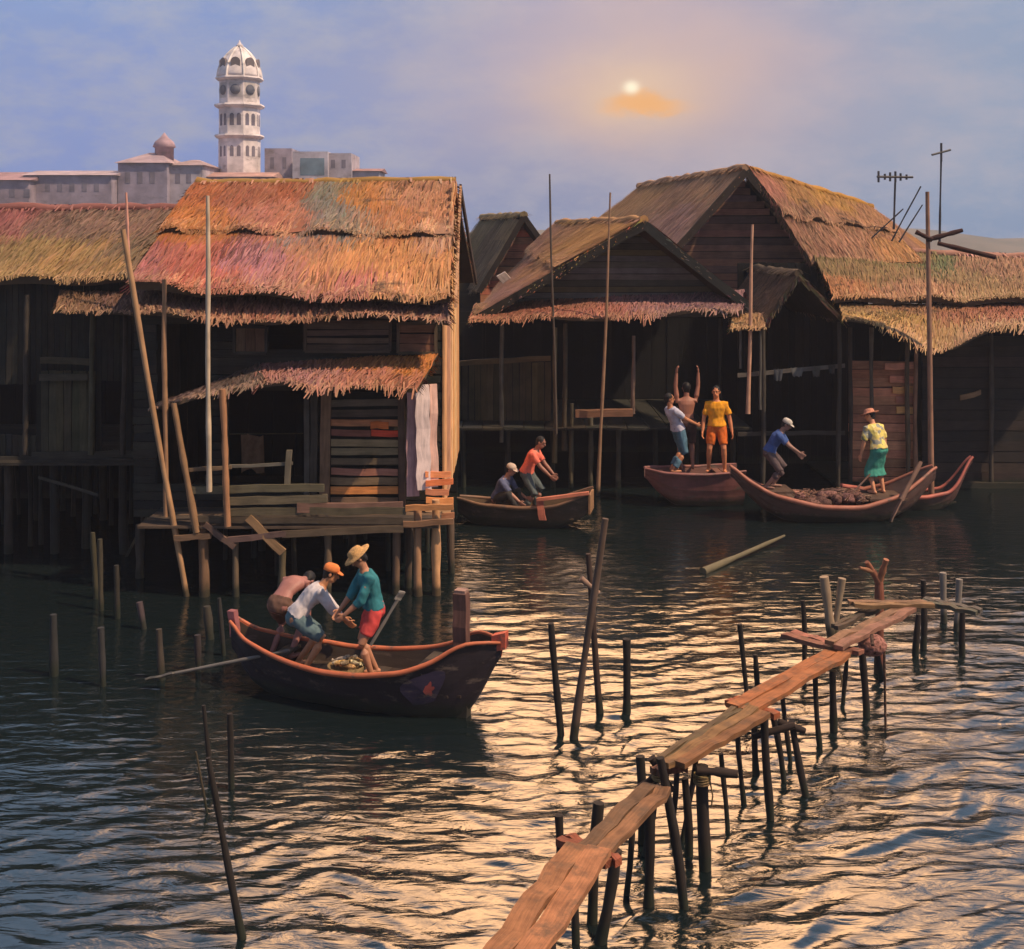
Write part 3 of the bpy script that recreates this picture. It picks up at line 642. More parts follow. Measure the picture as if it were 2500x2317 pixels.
# ------------------------------------------------------------------ centre house with the wide dark gable
H3 = thing('stilt_house', 'centre stilt house with a wide grey slatted gable and dark open front', 'house', (2.2, 31, 0), 'stilt houses along the river')
PK, LE, RE = W(1567, 540, 29), W(1152, 772, 29), W(1822, 742, 29)
gable_wall(H3, LE+V((.2, .35, -.05)), PK+V((0, .35, -.08)), RE+V((-.1, .35, -.05)), 3.95, 15, [lin(78, 76, 66), lin(92, 90, 84), lin(66, 68, 62), lin(104, 100, 96), lin(70, 66, 58), lin(96, 88, 60)], True, label='gable of grey horizontal slats')
PB = V((1.32, 36, PK.z+.02)); LB = V((-.35, 36, 4.5)); RB = V((4.2, 36, 4.7))
p3 = pal([(.1, .2, (216, 164, 134)), (.3, .15, (214, 160, 112)), (.5, .2, (206, 156, 104)), (.75, .2, (220, 166, 96)), (.25, .55, (196, 140, 116)), (.5, .55, (204, 148, 96)), (.8, .5, (206, 152, 108)), (.4, .85, (190, 142, 120)), (.8, .85, (196, 148, 138)), (.1, .8, (150, 118, 92))])
p3r = pal([(.3, .3, (150, 118, 112)), (.7, .6, (128, 104, 96)), (.5, .9, (170, 130, 130))])
mb = MB(); tiers(mb, PB, PK+F0, LE+F0, LB, p3, cut=.5, rows=15, per_m=48, thick=.16, ragged=.12); thatch(mb, PK+F0, PB, RB, RE+F0, p3r, rows=13, per_m=20, thick=.16, ragged=.12); ridge_cap(mb, PK+F0, PB, p3); part(mb, 'roof', M_THATCH, H3)
mb = MB(); rake(mb, PK+V((0, -.58, -.1)), LE+V((0, -.58, -.1)), lin(38, 36, 32), .2); rake(mb, PK+V((0, -.58, -.1)), RE+V((0, -.58, -.1)), lin(38, 40, 38), .2); part(mb, 'bargeboard', M_WOOD, H3)
p3s = pal([(.05, .5, (150, 122, 96)), (.15, .6, (206, 132, 104)), (.35, .5, (176, 122, 98)), (.45, .6, (190, 120, 104)), (.6, .5, (196, 144, 140)), (.85, .5, (170, 130, 134))])
mb = MB(); thatch(mb, W(1165, 742, 29.5), W(1815, 706, 29.5), W(1812, 752, 28.0), W(1150, 778, 28.0), p3s, rows=5, per_m=52, blade=.4, sag=lambda u: (0, 0, -.14*math.exp(-((u-.55)/.1)**2)-.05*math.sin(u*20)), thick=.09, fringe=.24); part(mb, 'lower_roof', M_THATCH, H3)
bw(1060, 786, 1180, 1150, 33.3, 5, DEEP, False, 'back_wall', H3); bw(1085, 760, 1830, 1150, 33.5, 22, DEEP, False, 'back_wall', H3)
bw(1112, 884, 1345, 1046, 29.6, 15, [lin(86, 76, 56), lin(76, 68, 52), lin(94, 84, 60)], False, 'half_wall', H3, label='olive woven half wall')
mb = MB(); mb.board(W(1108, 888, 29.5), W(1345, 874, 29.5), V((0, 0, .12)), V((0, .08, 0)), lin(116, 96, 68), 5, .01); mb.board(W(1108, 1044, 29.5), W(1350, 1046, 29.5), V((0, 0, .1)), V((0, .08, 0)), lin(74, 68, 54), 5, .01); part(mb, 'rail', M_WOOD, H3)
mb = MB(); mb.board(W(1405, 1010, 28.2), W(1545, 1006, 28.2), V((0, 0, .16)), V((0, .2, 0)), lin(128, 92, 70), 5, .01); part(mb, 'sill', M_WOOD, H3)
mb = MB()
for i in range(15): mb.board(V((-1.4+i*.48, 28.4, 1.42)), V((-1.4+i*.48, 33.4, 1.42)), V((.46, 0, 0)), V((0, 0, .05)), wcol(DARKW), 2, .003)
part(mb, 'deck', M_WOOD, H3)
for px, py0, py1, c, r in ((1224, 780, 1080, (96, 92, 82), .05), (1354, 800, 1130, (110, 96, 68), .055), (1378, 790, 1100, (78, 68, 54), .06), (1545, 820, 1010, (120, 98, 84), .05), (1394, 985, 1180, (92, 84, 66), .05)):
    mb = MB(); mb.pole(W(px, py1, 28.6), W(px+2, py0, 28.6), r, r*.9, lin(*c)); part(mb, 'post', M_WOOD, H3)
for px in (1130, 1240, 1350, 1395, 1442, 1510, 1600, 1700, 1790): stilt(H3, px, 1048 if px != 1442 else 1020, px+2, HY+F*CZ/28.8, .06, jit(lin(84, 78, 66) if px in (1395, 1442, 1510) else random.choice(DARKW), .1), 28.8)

# ------------------------------------------------------------------ tall house behind on the right
H4 = thing('stilt_house', 'tallest house with a steep mauve brown gable and a long cross roof', 'house', (8, 36, 0), 'stilt houses along the river')
PK, LE, RE = W(1812, 412, 33.5), W(1600, 650, 33.5), W(2002, 640, 33.5)
gable_wall(H4, LE+V((0, .4, -.06)), PK+V((0, .4, -.1)), RE+V((0, .4, -.06)), 2.5, 26, [lin(118, 92, 80), lin(130, 98, 82), lin(108, 86, 78), lin(140, 104, 88), lin(150, 108, 90), lin(112, 92, 92)], True, label='gable of mauve brown boards')
PB = V((4.4, 42.5, PK.z-.1)); LB = V((1.2, 42.5, 5.0)); p4 = pal([(.2, .2, (206, 164, 116)), (.6, .2, (196, 156, 126)), (.4, .6, (190, 152, 118)), (.8, .6, (202, 160, 150)), (.9, .2, (214, 170, 130))])
mb = MB(); thatch(mb, PB, PK+F0, LE+F0, LB, p4, rows=14, per_m=20, thick=.16, ragged=.12)
p4r = pal([(.1, .15, (214, 146, 122)), (.3, .1, (206, 156, 90)), (.6, .1, (212, 160, 80)), (.2, .5, (176, 132, 104)), (.5, .5, (190, 140, 104)), (.8, .4, (196, 144, 104)), (.5, .85, (196, 144, 112)), (.85, .85, (206, 150, 90))])
X0, X1 = PK+V((.15, -.2, -.02)), W(2128, 506, 37.0); Y1, Y0 = W(2250, 640, 31.2), W(1985, 640, 31.6)
tiers(mb, X0, X1, Y1, Y0, p4r, cut=.52, rows=13, per_m=44, thick=.16)
Z1 = W(2262, 600, 38.5); thatch(mb, X1, X1+V((.1, .4, 0)), Z1, Y1, p4r, rows=8, per_m=22, thick=.1)
thatch(mb, X0, X1, V((X1.x+1.5, 43, 5.2)), V((X0.x+1, 43, 5.2)), p4r, rows=6, per_m=10)
ridge_cap(mb, X0, X1, pal([(.3, 0, (214, 150, 110)), (.7, 0, (214, 160, 70))])); ridge_cap(mb, PK+F0, PB, p4); part(mb, 'roof', M_THATCH, H4)
mb = MB(); rake(mb, PK+V((0, -.58, -.1)), LE+V((0, -.58, -.1)), lin(50, 42, 36), .2); rake(mb, PK+V((0, -.58, -.1)), RE+V((0, -.58, -.1)), lin(46, 40, 34), .2); part(mb, 'bargeboard', M_WOOD, H4)
for q in (LE+V((.2, .5, 0)), RE+V((-.1, .5, 0)), LE+V((1.8, .5, 0))): mb = MB(); mb.pole(V((q.x, q.y, -1)), V((q.x, q.y, 2.6)), .09, .08, wcol(DARKW)); part(mb, 'stilt', M_WOOD, H4)

# ------------------------------------------------------------------ right hand house with olive roof, tattered awning and red boarding
H5 = thing('stilt_house', 'stilt house with an olive brown roof and tattered awning above red brown boards', 'house', (10.5, 29.5, 0), 'stilt houses along the river')
p5 = pal([(.1, .2, (138, 120, 78)), (.3, .25, (150, 130, 82)), (.42, .3, (96, 116, 76)), (.2, .6, (156, 130, 86)), (.45, .6, (162, 134, 92)), (.65, .3, (176, 134, 104)), (.8, .5, (150, 120, 88)), (.3, .9, (192, 142, 106)), (.6, .9, (178, 146, 100)), (.9, .8, (166, 124, 92)), (.07, .85, (196, 132, 84))])
mb = MB(); A, B, C, D = W(1982, 606, 32.5), W(2680, 636, 32.5), W(2700, 728, 28.4), W(2040, 722, 28.4)
thatch(mb, A, B, C, D, p5, rows=12, per_m=44, thick=.16, sag=lambda u: (0, 0, .05*math.sin(u*22)))
thatch(mb, A, B, B+V((0, 4, -1.4)), A+V((0, 4, -1.4)), p5, rows=5, per_m=10); ridge_cap(mb, A, B, pal([(.3, 0, (150, 130, 90)), (.7, 0, (220, 160, 140))]))
part(mb, 'roof', M_THATCH, H5)
p5b = pal([(.05, .4, (176, 142, 96)), (.15, .6, (206, 164, 96)), (.25, .3, (196, 146, 104)), (.33, .7, (214, 168, 110)), (.45, .4, (190, 128, 96)), (.6, .5, (184, 118, 90)), (.8, .4, (180, 120, 96)), (.5, .9, (220, 172, 130)), (.7, .9, (210, 168, 130))])
def dip(u): return (0, 0, -.42*math.exp(-((u-.37)/.14)**2)+.12*math.sin(u*8+2))
mb = MB(); thatch(mb, W(2055, 740, 28.7), W(2690, 742, 28.7), W(2700, 806, 27.2), W(2062, 786, 27.2), p5b, rows=7, per_m=55, blade=.4, sag=dip, thick=.08, fringe=.26); part(mb, 'awning', M_THATCH, H5)
bw(2072, 880, 2235, 1185, 28.9, 14, [lin(196, 130, 96), lin(206, 138, 102), lin(176, 118, 88), lin(214, 146, 110), lin(166, 116, 86)], True, 'wall', H5, label='red brown boarded wall')
mb = MB()
for px, py, l, c in ((2160, 896, 70, (240, 160, 126)), (2172, 925, 62, (236, 152, 118)), (2180, 952, 55, (240, 170, 104)), (2190, 1000, 44, (232, 172, 106)), (2188, 975, 48, (186, 120, 96))):
    mb.board(W(px, py, 28.84), W(px+l, py+rnd(-4, 4), 28.84), V((0, 0, .16)), V((0, .04, 0)), lin(*c), 3, .012)
part(mb, 'patch_board', M_WOOD, H5, 'newer salmon coloured patch boards')
bw(2250, 820, 2690, 1180, 28.9, 14, [lin(52, 45, 39), lin(45, 41, 36), lin(58, 48, 40)], True, 'wall', H5, label='dark boarded wall')
mb = MB(); mb.board(W(2345, 972, 28.8), W(2395, 958, 28.8), V((0, 0, .12)), V((0, .05, 0)), lin(150, 116, 84), 3, .01); part(mb, 'patch_board', M_WOOD, H5)
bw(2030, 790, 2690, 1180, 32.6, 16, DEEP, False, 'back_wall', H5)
for px, c in ((2076, (80, 68, 58)), (2128, (110, 98, 84)), (2216, (110, 92, 72)), (2236, (150, 110, 86)), (2420, (80, 70, 60))):
    mb = MB(); mb.pole(W(px, 1190, 28.75), W(px, 800, 28.75), .055, .05, lin(*c)); part(mb, 'post', M_WOOD, H5)
for px in (2060, 2150, 2240, 2340, 2440, 2560): stilt(H5, px, 1180, px, HY+F*CZ/29, .07, None, 29)
mb = MB(); mb.board(W(2045, 1184, 28.7), W(2690, 1186, 28.7), V((0, 0, .14)), V((0, .1, 0)), lin(84, 70, 58), 6, .01)
for i in range(10): mb.board(V((7.6, 28.9+i*.38, .05+0)), V((13.6, 28.9+i*.38, .05)), V((0, .36, 0)), V((0, 0, .05)), wcol(DARKW), 2, .003)
part(mb, 'deck', M_WOOD, H5)

# the little open gabled shelter between them
H6 = thing('shelter', 'narrow open shelter with a small dark pointed thatch gable beside the red boarded house', 'shelter', (6.4, 28.6, 0))
PK, LE, RE = W(1950, 668, 27.8), W(1868, 785, 27.8), W(2056, 775, 27.8); p6 = pal([(.3, .4, (112, 96, 78)), (.7, .6, (134, 110, 88)), (.5, .9, (160, 130, 104)), (.8, .2, (96, 82, 70))])
BK = V((-.25, 4.2, 0)); mb = MB(); thatch(mb, PK+BK, PK, LE, LE+BK, p6, rows=8, per_m=48, blade=.36, thick=.1, ragged=.12); thatch(mb, PK, PK+BK, RE+BK, RE, p6, rows=8, per_m=48, blade=.36, thick=.1, ragged=.12); ridge_cap(mb, PK, PK+BK, p6); part(mb, 'roof', M_THATCH, H6)
mb = MB(); thatch(mb, W(1790, 766, 28.3), W(1872, 762, 28.3), W(1868, 802, 27.5), W(1784, 800, 27.5), pal([(.3, .5, (206, 160, 110)), (.8, .5, (176, 138, 100))]), rows=3, per_m=55, blade=.3, thick=.07); part(mb, 'awning', M_THATCH, H6)
for q in (LE, RE, LE+BK, RE+BK): mb = MB(); mb.pole(V((q.x, q.y+.25, -1.1)), V((q.x, q.y+.25, q.z-.12)), .055, .05, lin(70, 64, 56)); part(mb, 'post', M_WOOD, H6)
for px, py0, py1 in ((1808, 806, 900), (1856, 806, 1000)): mb = MB(); mb.pole(W(px, py1, 27.7), W(px, py0, 27.7), .03, .03, lin(92, 88, 80)); part(mb, 'post', M_WOOD, H6)
mb = MB(); mb.board(W(1800, 916, 28.2), W(2064, 894, 28.2), V((0, 0, .09)), V((0, .05, 0)), lin(108, 100, 90), 6, .014); mb.board(W(1800, 1060, 28.2), W(2064, 1056, 28.2), V((0, 0, .09)), V((0, .05, 0)), lin(70, 64, 58), 6, .014); part(mb, 'rail', M_WOOD, H6)
for i, (px, w_, h_, c) in enumerate(((1862, .16, .34, (92, 92, 88)), (1900, .22, .26, (78, 80, 84)), (1946, .3, .2, (112, 110, 104)), (1992, .2, .24, (90, 86, 78)), (2030, .16, .2, (74, 70, 66)))):
    mb = MB(); c0 = W(px, 913-(px-1800)*.083, 28.13); vs = []
    for j in range(6):
        for k in range(7): vs.append(c0+V((w_*(k/6-.5)*(1-.06*j), -.02+.03*math.sin(k*1.9+i+j*.3)*j/5, .03-h_*j/5+.015*math.sin(k*2.3+i))))
    vs += [v+V((0, .012, 0)) for v in vs]; q = [(j*7+k, j*7+k+1, j*7+k+8, j*7+k+7) for j in range(5) for k in range(6)]
    mb.add(vs, q+[tuple(42+x for x in reversed(f)) for f in q], lin(*c), [(v.x*3, v.z*3) for v in vs], True)
    solo(mb, 'laundry', M_CLOTH, ('long grey towel hung first on the shelter rail', 'small dull blue grey cloth second along the shelter rail', 'widest greyish cloth in the middle of the shelter rail', 'beige brown rag on the shelter rail beside the wide greyish cloth', 'small dark rag last on the shelter rail by the red boards')[i], 'cloth', 'washing on the shelter rail')
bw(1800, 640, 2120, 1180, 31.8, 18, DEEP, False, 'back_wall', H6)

# ------------------------------------------------------------------ distant town; haze is put into the mauve building and window colours
def octa(mb, c, z0, z1, r, col, n=8, r1=None):
    r1 = r if r1 is None else r1; vs = []; a0 = math.pi/n
    for z, q in ((z0, r), (z1, r1)):
        for k in range(n): vs.append((c.x+q*math.cos(a0+2*math.pi*k/n), c.y+q*math.sin(a0+2*math.pi*k/n), z))
    mb.add(vs, [tuple(reversed(range(n))), tuple(range(n, 2*n))]+[(k, (k+1) % n, n+(k+1) % n, n+k) for k in range(n)], col)
TD = 150.0; tcn = W(585, 431, TD); zt = lambda py: CZ-(py-HY)/F*TD
WH = lin(222, 210, 206); TW = thing('clock_tower', 'tall white octagonal clock tower with a ribbed dome rising over the old town', 'tower', (tcn.x, tcn.y, 0))
mb = MB()
for a, b, r in ((500, 338, 2.55), (331, 264, 2.5), (257, 196, 2.45)): octa(mb, tcn, max(.3, zt(a)) if a < 499 else .2, zt(b), r, WH)
part(mb, 'shaft', M_PLASTER, TW)
for py, rr in ((334, 3.05), (260, 3.1), (194, 2.95)):
    mb = MB(); octa(mb, tcn, zt(py+5), zt(py), rr-.25, WH, r1=rr); octa(mb, tcn, zt(py), zt(py-4), rr, WH, r1=rr-.1); part(mb, 'cornice', M_PLASTER, TW)
mb = MB(); z0 = zt(190); prof = []
for k in range(13):
    t = k/12; prof.append((2.62*math.cos(t*math.pi/2)**.72+.02, z0+3.9*t))
mb.lathe(prof, WH, 24, Matrix.Translation((tcn.x, tcn.y, 0)))
for k in range(8):
    q = 2*math.pi*(k+.5)/8; mb.tube([(tcn.x+(r+.05)*math.cos(q), tcn.y+(r+.05)*math.sin(q), z) for r, z in prof], .13, lin(240, 230, 222), 6)
part(mb, 'dome', M_PLASTER, TW)
mb = MB(); mb.lathe([(.5, z0+3.75), (.40, z0+4.0), (.22, z0+4.15), (.12, z0+4.35), (.03, z0+4.6)], WH, 10, Matrix.Translation((tcn.x, tcn.y, 0))); part(mb, 'finial', M_PLASTER, TW)
DK = lin(104, 98, 110)  # window tone paled to fade like distance haze
def face(k, side, z0, z1, wd, arch=True, col=DK, r=2.5, out=.02):
    """an arched window standing 2 cm proud of the tower's k-th side"""
    q = 2*math.pi*k/8; ap = r*math.cos(math.pi/8); n = V((math.cos(q), math.sin(q), 0)); s_ = V((-math.sin(q), math.cos(q), 0)); c = V((tcn.x, tcn.y, 0))+n*(ap+out)+s_*side
    pts = [c-s_*wd/2+V((0, 0, z0)), c+s_*wd/2+V((0, 0, z0))]
    if arch: pts += [c+s_*wd/2*math.cos(a)+V((0, 0, z1-wd/2+wd/2*math.sin(a))) for a in [i*math.pi/8 for i in range(9)]]
    else: pts += [c+s_*wd/2+V((0, 0, z1)), c-s_*wd/2+V((0, 0, z1))]
    m = len(pts); mb = MB(); mb.add(pts+[p-n*.3 for p in pts], [tuple(range(m)), tuple(reversed(range(m, 2*m)))]+[(i, m+i, m+(i+1) % m, (i+1) % m) for i in range(m)], col); return mb
for k in (6, 5, 7, 4, 0):
    for s_ in (-.42, .42):
        part(face(k, s_, zt(309), zt(280), .5), 'window', M_PLASTER, TW); part(face(k, s_, zt(384), zt(358), .45, col=lin(120, 112, 120), r=2.55), 'window', M_PLASTER, TW)
    part(face(k, 0, zt(179), zt(145), 1.15, col=lin(110, 100, 100), r=2.55), 'dormer', M_PLASTER, TW)
    o = part(face(k, 0, zt(242), zt(205), 1.5, False, col=lin(196, 186, 180), r=2.45), 'clock_panel', M_PLASTER, TW)
    q = 2*math.pi*k/8; n = V((math.cos(q), math.sin(q), 0)); ap = 2.45*math.cos(math.pi/8)+.05; cc = V((tcn.x, tcn.y, zt(223)))+n*ap
    mb = MB(); mb.lathe([(.62, 0), (.62, .06), (.02, .08)], lin(96, 98, 108), 20, Matrix.Translation(cc)@n.to_track_quat('Z', 'Y').to_matrix().to_4x4()); part(mb, 'clock_face', M_PLASTER, o)
def town(label, px0, px1, top, d, depth, col, roofh=0.0, kind='flat', wins=(), name='town_building', roofc=(150, 112, 108), wincol=(116, 110, 122), base=470):
    a, b = W(px0, top, d), W(px1, top, d); T = thing(name, label, 'building', ((a.x+b.x)/2, d+depth/2, .3), 'old town buildings'); zt_ = a.z; z0 = .2
    mb = MB(); cx_, sx = (a.x+b.x)/2, b.x-a.x; mb.add([(a.x, d, z0), (b.x, d, z0), (b.x, d+depth, z0), (a.x, d+depth, z0), (a.x, d, zt_), (b.x, d, zt_), (b.x, d+depth, zt_), (a.x, d+depth, zt_)],
        [(0, 1, 5, 4), (1, 2, 6, 5), (2, 3, 7, 6), (3, 0, 4, 7), (4, 5, 6, 7)], lin(*col)); part(mb, 'wall', M_PLASTER, T)
    e = .35; rc = lin(*roofc)
    mb = MB()
    if kind == 'hip':
        i = min(sx, depth)*.38; q = [(a.x-e, d-e, zt_+.02), (b.x+e, d-e, zt_+.02), (b.x+e, d+depth+e, zt_+.02), (a.x-e, d+depth+e, zt_+.02), (a.x+i, d+depth/2, zt_+roofh), (b.x-i, d+depth/2, zt_+roofh)]
        mb.add(q, [(0, 1, 5, 4), (1, 2, 5), (2, 3, 4, 5), (3, 0, 4), (3, 2, 1, 0)], rc)
    elif kind == 'gable':
        q = [(a.x-e, d-e, zt_+.02), (b.x+e, d-e, zt_+.02), (b.x+e, d+depth+e, zt_+.02), (a.x-e, d+depth+e, zt_+.02), (a.x-e, d+depth/2, zt_+roofh), (b.x+e, d+depth/2, zt_+roofh)]
        mb.add(q, [(0, 1, 5, 4), (1, 2, 5), (2, 3, 4, 5), (3, 0, 4), (3, 2, 1, 0)], rc)
    else:
        for p0_, p1_, wv in (((a.x, d+.1), (b.x, d+.1), (0, .2, 0)), ((a.x, d+depth-.1), (b.x, d+depth-.1), (0, .2, 0)), ((a.x+.1, d+.2), (a.x+.1, d+depth-.2), (.2, 0, 0)), ((b.x-.1, d+.2), (b.x-.1, d+depth-.2), (.2, 0, 0))):
            mb.board(V((*p0_, zt_+.25)), V((*p1_, zt_+.25)), V(wv), V((0, 0, .5)), lin(*col), 2, .003)
    part(mb, 'roof' if kind != 'flat' else 'parapet', M_PLASTER, T)
    for (wx0, wy0, wx1, wy1) in wins:
        p, q = W(wx0, wy1, d), W(wx1, wy0, d); mb = MB(); mb.add([(p.x, d-.03, p.z), (q.x, d-.03, p.z), (q.x, d-.03, q.z), (p.x, d-.03, q.z), (p.x, d+.2, p.z), (q.x, d+.2, p.z), (q.x, d+.2, q.z), (p.x, d+.2, q.z)],
            [(0, 1, 2, 3), (0, 4, 5, 1), (1, 5, 6, 2), (2, 6, 7, 3), (3, 7, 4, 0)], lin(*wincol)); part(mb, 'window', M_PLASTER, T)
    return T
gw = lambda xs, y0, y1, w_: [(x, y0, x+w_, y1) for x in xs]
town('long low building with a pinkish roof at the far left of the town', 60, 272, 428, 138, 9, (150, 138, 150), .75, 'gable', gw(range(110, 260, 30), 448, 468, 12), roofc=(164, 146, 150))
T = town('pale hip roofed town hall topped by a small round cupola', 288, 408, 398, 140, 10, (148, 138, 152), 1.5, 'hip', gw((305, 335, 365), 420, 448, 13), roofc=(160, 138, 142))
cp = W(406, 352, 144); mb = MB(); mb.lathe([(1.1, cp.z-2.4), (1.1, cp.z-.4), (1.35, cp.z-.3), (1.1, cp.z+.3), (.5, cp.z+.8), (.05, cp.z+1.4)], lin(176, 146, 152), 14, Matrix.Translation((cp.x-.4, cp.y+.6, 0))); part(mb, 'cupola', M_PLASTER, T)
town('town house with a white corner wing beside the cupola', 412, 494, 404, 141, 9, (172, 162, 170), .9, 'hip', gw((428, 455), 424, 448, 12), roofc=(160, 136, 134))
town('pale pinkish terrace at the foot of the clock tower', 494, 660, 432, 143, 7, (166, 144, 142), .7, 'gable', (), roofc=(180, 140, 128))
town('narrow grey building with two dark windows right behind the clock tower', 646, 712, 372, 152, 8, (152, 142, 154), 0, 'flat', gw((660, 690), 384, 412, 9))
T = town('white block with one wide teal grey window facing the river', 714, 800, 380, 148, 8, (184, 176, 184), 0, 'flat', [(733, 386, 792, 428)], wincol=(108, 130, 142))
town('pale block with a tall bright corner pier next to the white block', 801, 858, 384, 149, 8, (172, 162, 170), 0, 'flat', gw((808, 834), 390, 410, 10))
town('low grey outbuilding trailing off at the edge of the town', 860, 925, 418, 150, 7, (170, 162, 172), .5, 'gable', ())
town('pinkish warehouse roof behind the low house', -260, 70, 440, 136, 12, (148, 134, 144), 1.2, 'gable', gw(range(-230, 60, 36), 462, 482, 14), roofc=(150, 118, 120))

# ------------------------------------------------------------------ bamboo poles, antennas
BAM = (176, 140, 100)
def pole_thing(name, label, cat, group, pts, r0, r1, col, d=None, z0=-1.2, n=8, mat=None, d1=None):
    """a pole through photo points (top first); its foot goes on into the water"""
    (tx, ty), (bx, by) = pts[0], pts[-1]; d = d or WD(by); d1 = d1 or d
    top = W(tx, ty, d1); bot = W(bx, by, d)
    if z0 is not None and bot.z < .4:
        k = (bot.z-z0)/max(.2, top.z-bot.z); bot = bot+(bot-top)*k
    mb = MB(); mb.pole(bot, top, r0, r1, lin(*col), .012 if len(pts) < 3 else .03, 9, n)
    return solo(mb, name, mat or M_WOOD, label, cat, group)
GP = 'bamboo poles along the house fronts'
pole_thing('bamboo_pole', 'longest leaning bamboo pole, from the left eave of the large house down into the water', 'pole', GP, [(300, 560), (455, 1455)], .055, .04, (170, 132, 96), d1=19.9)
pole_thing('bamboo_pole', 'upright bamboo pole just inside the longest leaning one', 'pole', GP, [(401, 682), (405, 1262)], .045, .038, (158, 120, 88), 20.05, z0=None)
pole_thing('bamboo_pole', 'short slanting pole from the grey awning end to the deck', 'pole', GP, [(424, 985), (480, 1300)], .06, .045, (140, 108, 78), 20.0, z0=None)
pole_thing('bamboo_pole', 'pale whitish bamboo pole rising past the patchwork roof', 'pole', GP, [(507, 478), (511, 1200)], .042, .03, (206, 184, 156), 19.95, z0=None, d1=19.6)
pole_thing('bamboo_pole', 'orange brown pole standing beside the doorway of the large house', 'pole', GP, [(543, 950), (556, 1285)], .05, .05, (166, 120, 86), 19.9, z0=None)
pole_thing('bamboo_pole', 'thin dark mast with a knobbed tip standing above the centre roof', 'pole', GP, [(1342, 425), (1358, 1060)], .03, .022, (84, 74, 66), 28.0, z0=None)
pole_thing('bamboo_pole', 'thin straight pole crossing the grey slatted gable', 'pole', GP, [(1490, 470), (1462, 1180)], .05, .022, (150, 118, 92), 27.9)
pole_thing('bamboo_pole', 'pale pole standing in front of the tall mauve brown gable', 'pole', GP, [(1837, 548), (1826, 1010)], .05, .03, (196, 150, 122), 27.6, z0=None)
pole_thing('bamboo_pole', 'pinkish pole reaching up beside the low olive roof', 'pole', GP, [(308, 470), (318, 700)], .03, .02, (206, 150, 130), 21.9, z0=None)
AN = thing('mast', 'tall dark mast with two crossed arms in front of the olive roof', 'mast', (W(2270, 1110, 26.6).x, 26.6, 0))
mb = MB(); mb.pole(V((W(2276, 1110, 26.6).x, 26.6, -1.2)), W(2264, 468, 26.6), .075, .04, lin(150, 112, 90), .004); part(mb, 'pole', M_WOOD, AN)
for a, b in (((2236, 566), (2276, 586)), ((2262, 586), (2350, 562)), ((2290, 594), (2430, 628))): mb = MB(); mb.pole(W(*a, 26.55), W(*b, 26.5), .055, .05, lin(60, 34, 28), .01); part(mb, 'arm', M_WOOD, AN)
def antenna(label, px, py0, py1, d, boom, elems, tilt=0.0):
    A_ = thing('antenna', label, 'antenna', tuple(W(px, py1, d)), 'television antennas on the roofs'); mb = MB(); mb.pole(W(px-4, py1, d), W(px, py0, d), .032, .025, (.03, .03, .035), .004); part(mb, 'mast', M_METAL, A_)
    c = W(px, py0, d)+V((0, 0, .0)); dx = V((1, .25, tilt)).normalized()
    if boom: mb = MB(); mb.tube([c-dx*boom*.52, c+dx*boom*.5], .032, (.03, .03, .035), 6); part(mb, 'boom', M_METAL, A_)
    for t, l, vert in elems:
        q = c+dx*boom*t; e = V((0, 0, 1)) if vert else V((.85, .3, .22)).normalized(); mb = MB(); mb.tube([q-e*l/2, q+e*l/2], .03, (.03, .03, .035), 6); part(mb, 'rod', M_METAL, A_)
antenna('television antenna with a row of short rods on a thin mast', 2186, 432, 560, 33, 1.05, [(-.48, .3, 1), (-.3, .16, 1), (-.15, .24, 1), (0, .3, 1), (.15, .2, 1), (.32, .14, 1)])
antenna('cross shaped antenna on the tallest mast at the right', 2298, 372, 590, 33, 0, [(0, .62, 0), (0, .5, 1)])
GS = 'thin dark sticks on the right roof'
for a, b, l in (((2248, 455), (2232, 485), 'shortest thin dark stick floating its tip above the others by the crossed mast'), ((2252, 500), (2205, 575), 'longer thin dark stick slanting up from the right roof ridge'), ((2205, 510), (2178, 535), 'thin dark stick slanting beside the antenna mast')):
    mb = MB(); e = V((b[0]-a[0], 0, 0)); k = (600-a[1])/(b[1]-a[1]); mb.pole(W(a[0]+(b[0]-a[0])*k, 600, 32.8), W(*a, 32.8), .022, .018, (.04, .04, .045), .01); solo(mb, 'stick', M_WOOD, l.replace('floating its tip above the others', 'standing highest'), 'stick', GS)

# ------------------------------------------------------------------ mooring stakes
ST = (40, 34, 30)
GK = 'stakes standing in the foreground water'
def stake(label, pts, r0, r1, col=ST, group=GK, d=None, **k): return pole_thing('mooring_stake', label, 'stake', group, pts, r0, r1, col, d, **k)
stake('dark stake with a pale tip, leftmost of the stakes near the plank walkway', [(1345, 1522), (1368, 1795)], .05, .036)
stake('longest stake, its pale upper end leaning out over the water', [(1478, 1266), (1402, 1800)], .055, .036, (92, 74, 62))
stake('broken topped stake crossing the longest leaning one', [(1436, 1352), (1466, 1742)], .055, .04, (66, 50, 42))
stake('short thick upright stake right of the crossed pair', [(1530, 1560), (1530, 1740)], .055, .05)
mb = MB(); mb.pole(W(1418, 1412, 14.9), W(1462, 1448, 14.9), .035, .03, lin(150, 120, 100)); solo(mb, 'tie_stick', M_WOOD, 'short pale stick lashed across the crossed stakes', 'stick')
stake('long slanting stake at the bottom left of the water', [(508, 1850), (592, 2290)], .04, .024)
stake('slim upright stake behind the long slanting one', [(497, 1722), (514, 1905)], .03, .022)
stake('upright stake with a pale top beside the two slim ones', [(561, 1742), (566, 1925)], .034, .03)
stake('thinnest twig standing left of the long slanting stake', [(478, 1835), (505, 1985)], .016, .012, (70, 60, 44))
stake('stake with a pale orange top standing clear of the walkway', [(1806, 1524), (1828, 1760)], .04, .03)
stake('short stake close behind the pale orange topped one', [(1844, 1598), (1853, 1745)], .042, .032)
GB = 'old posts in the dark water on the left'
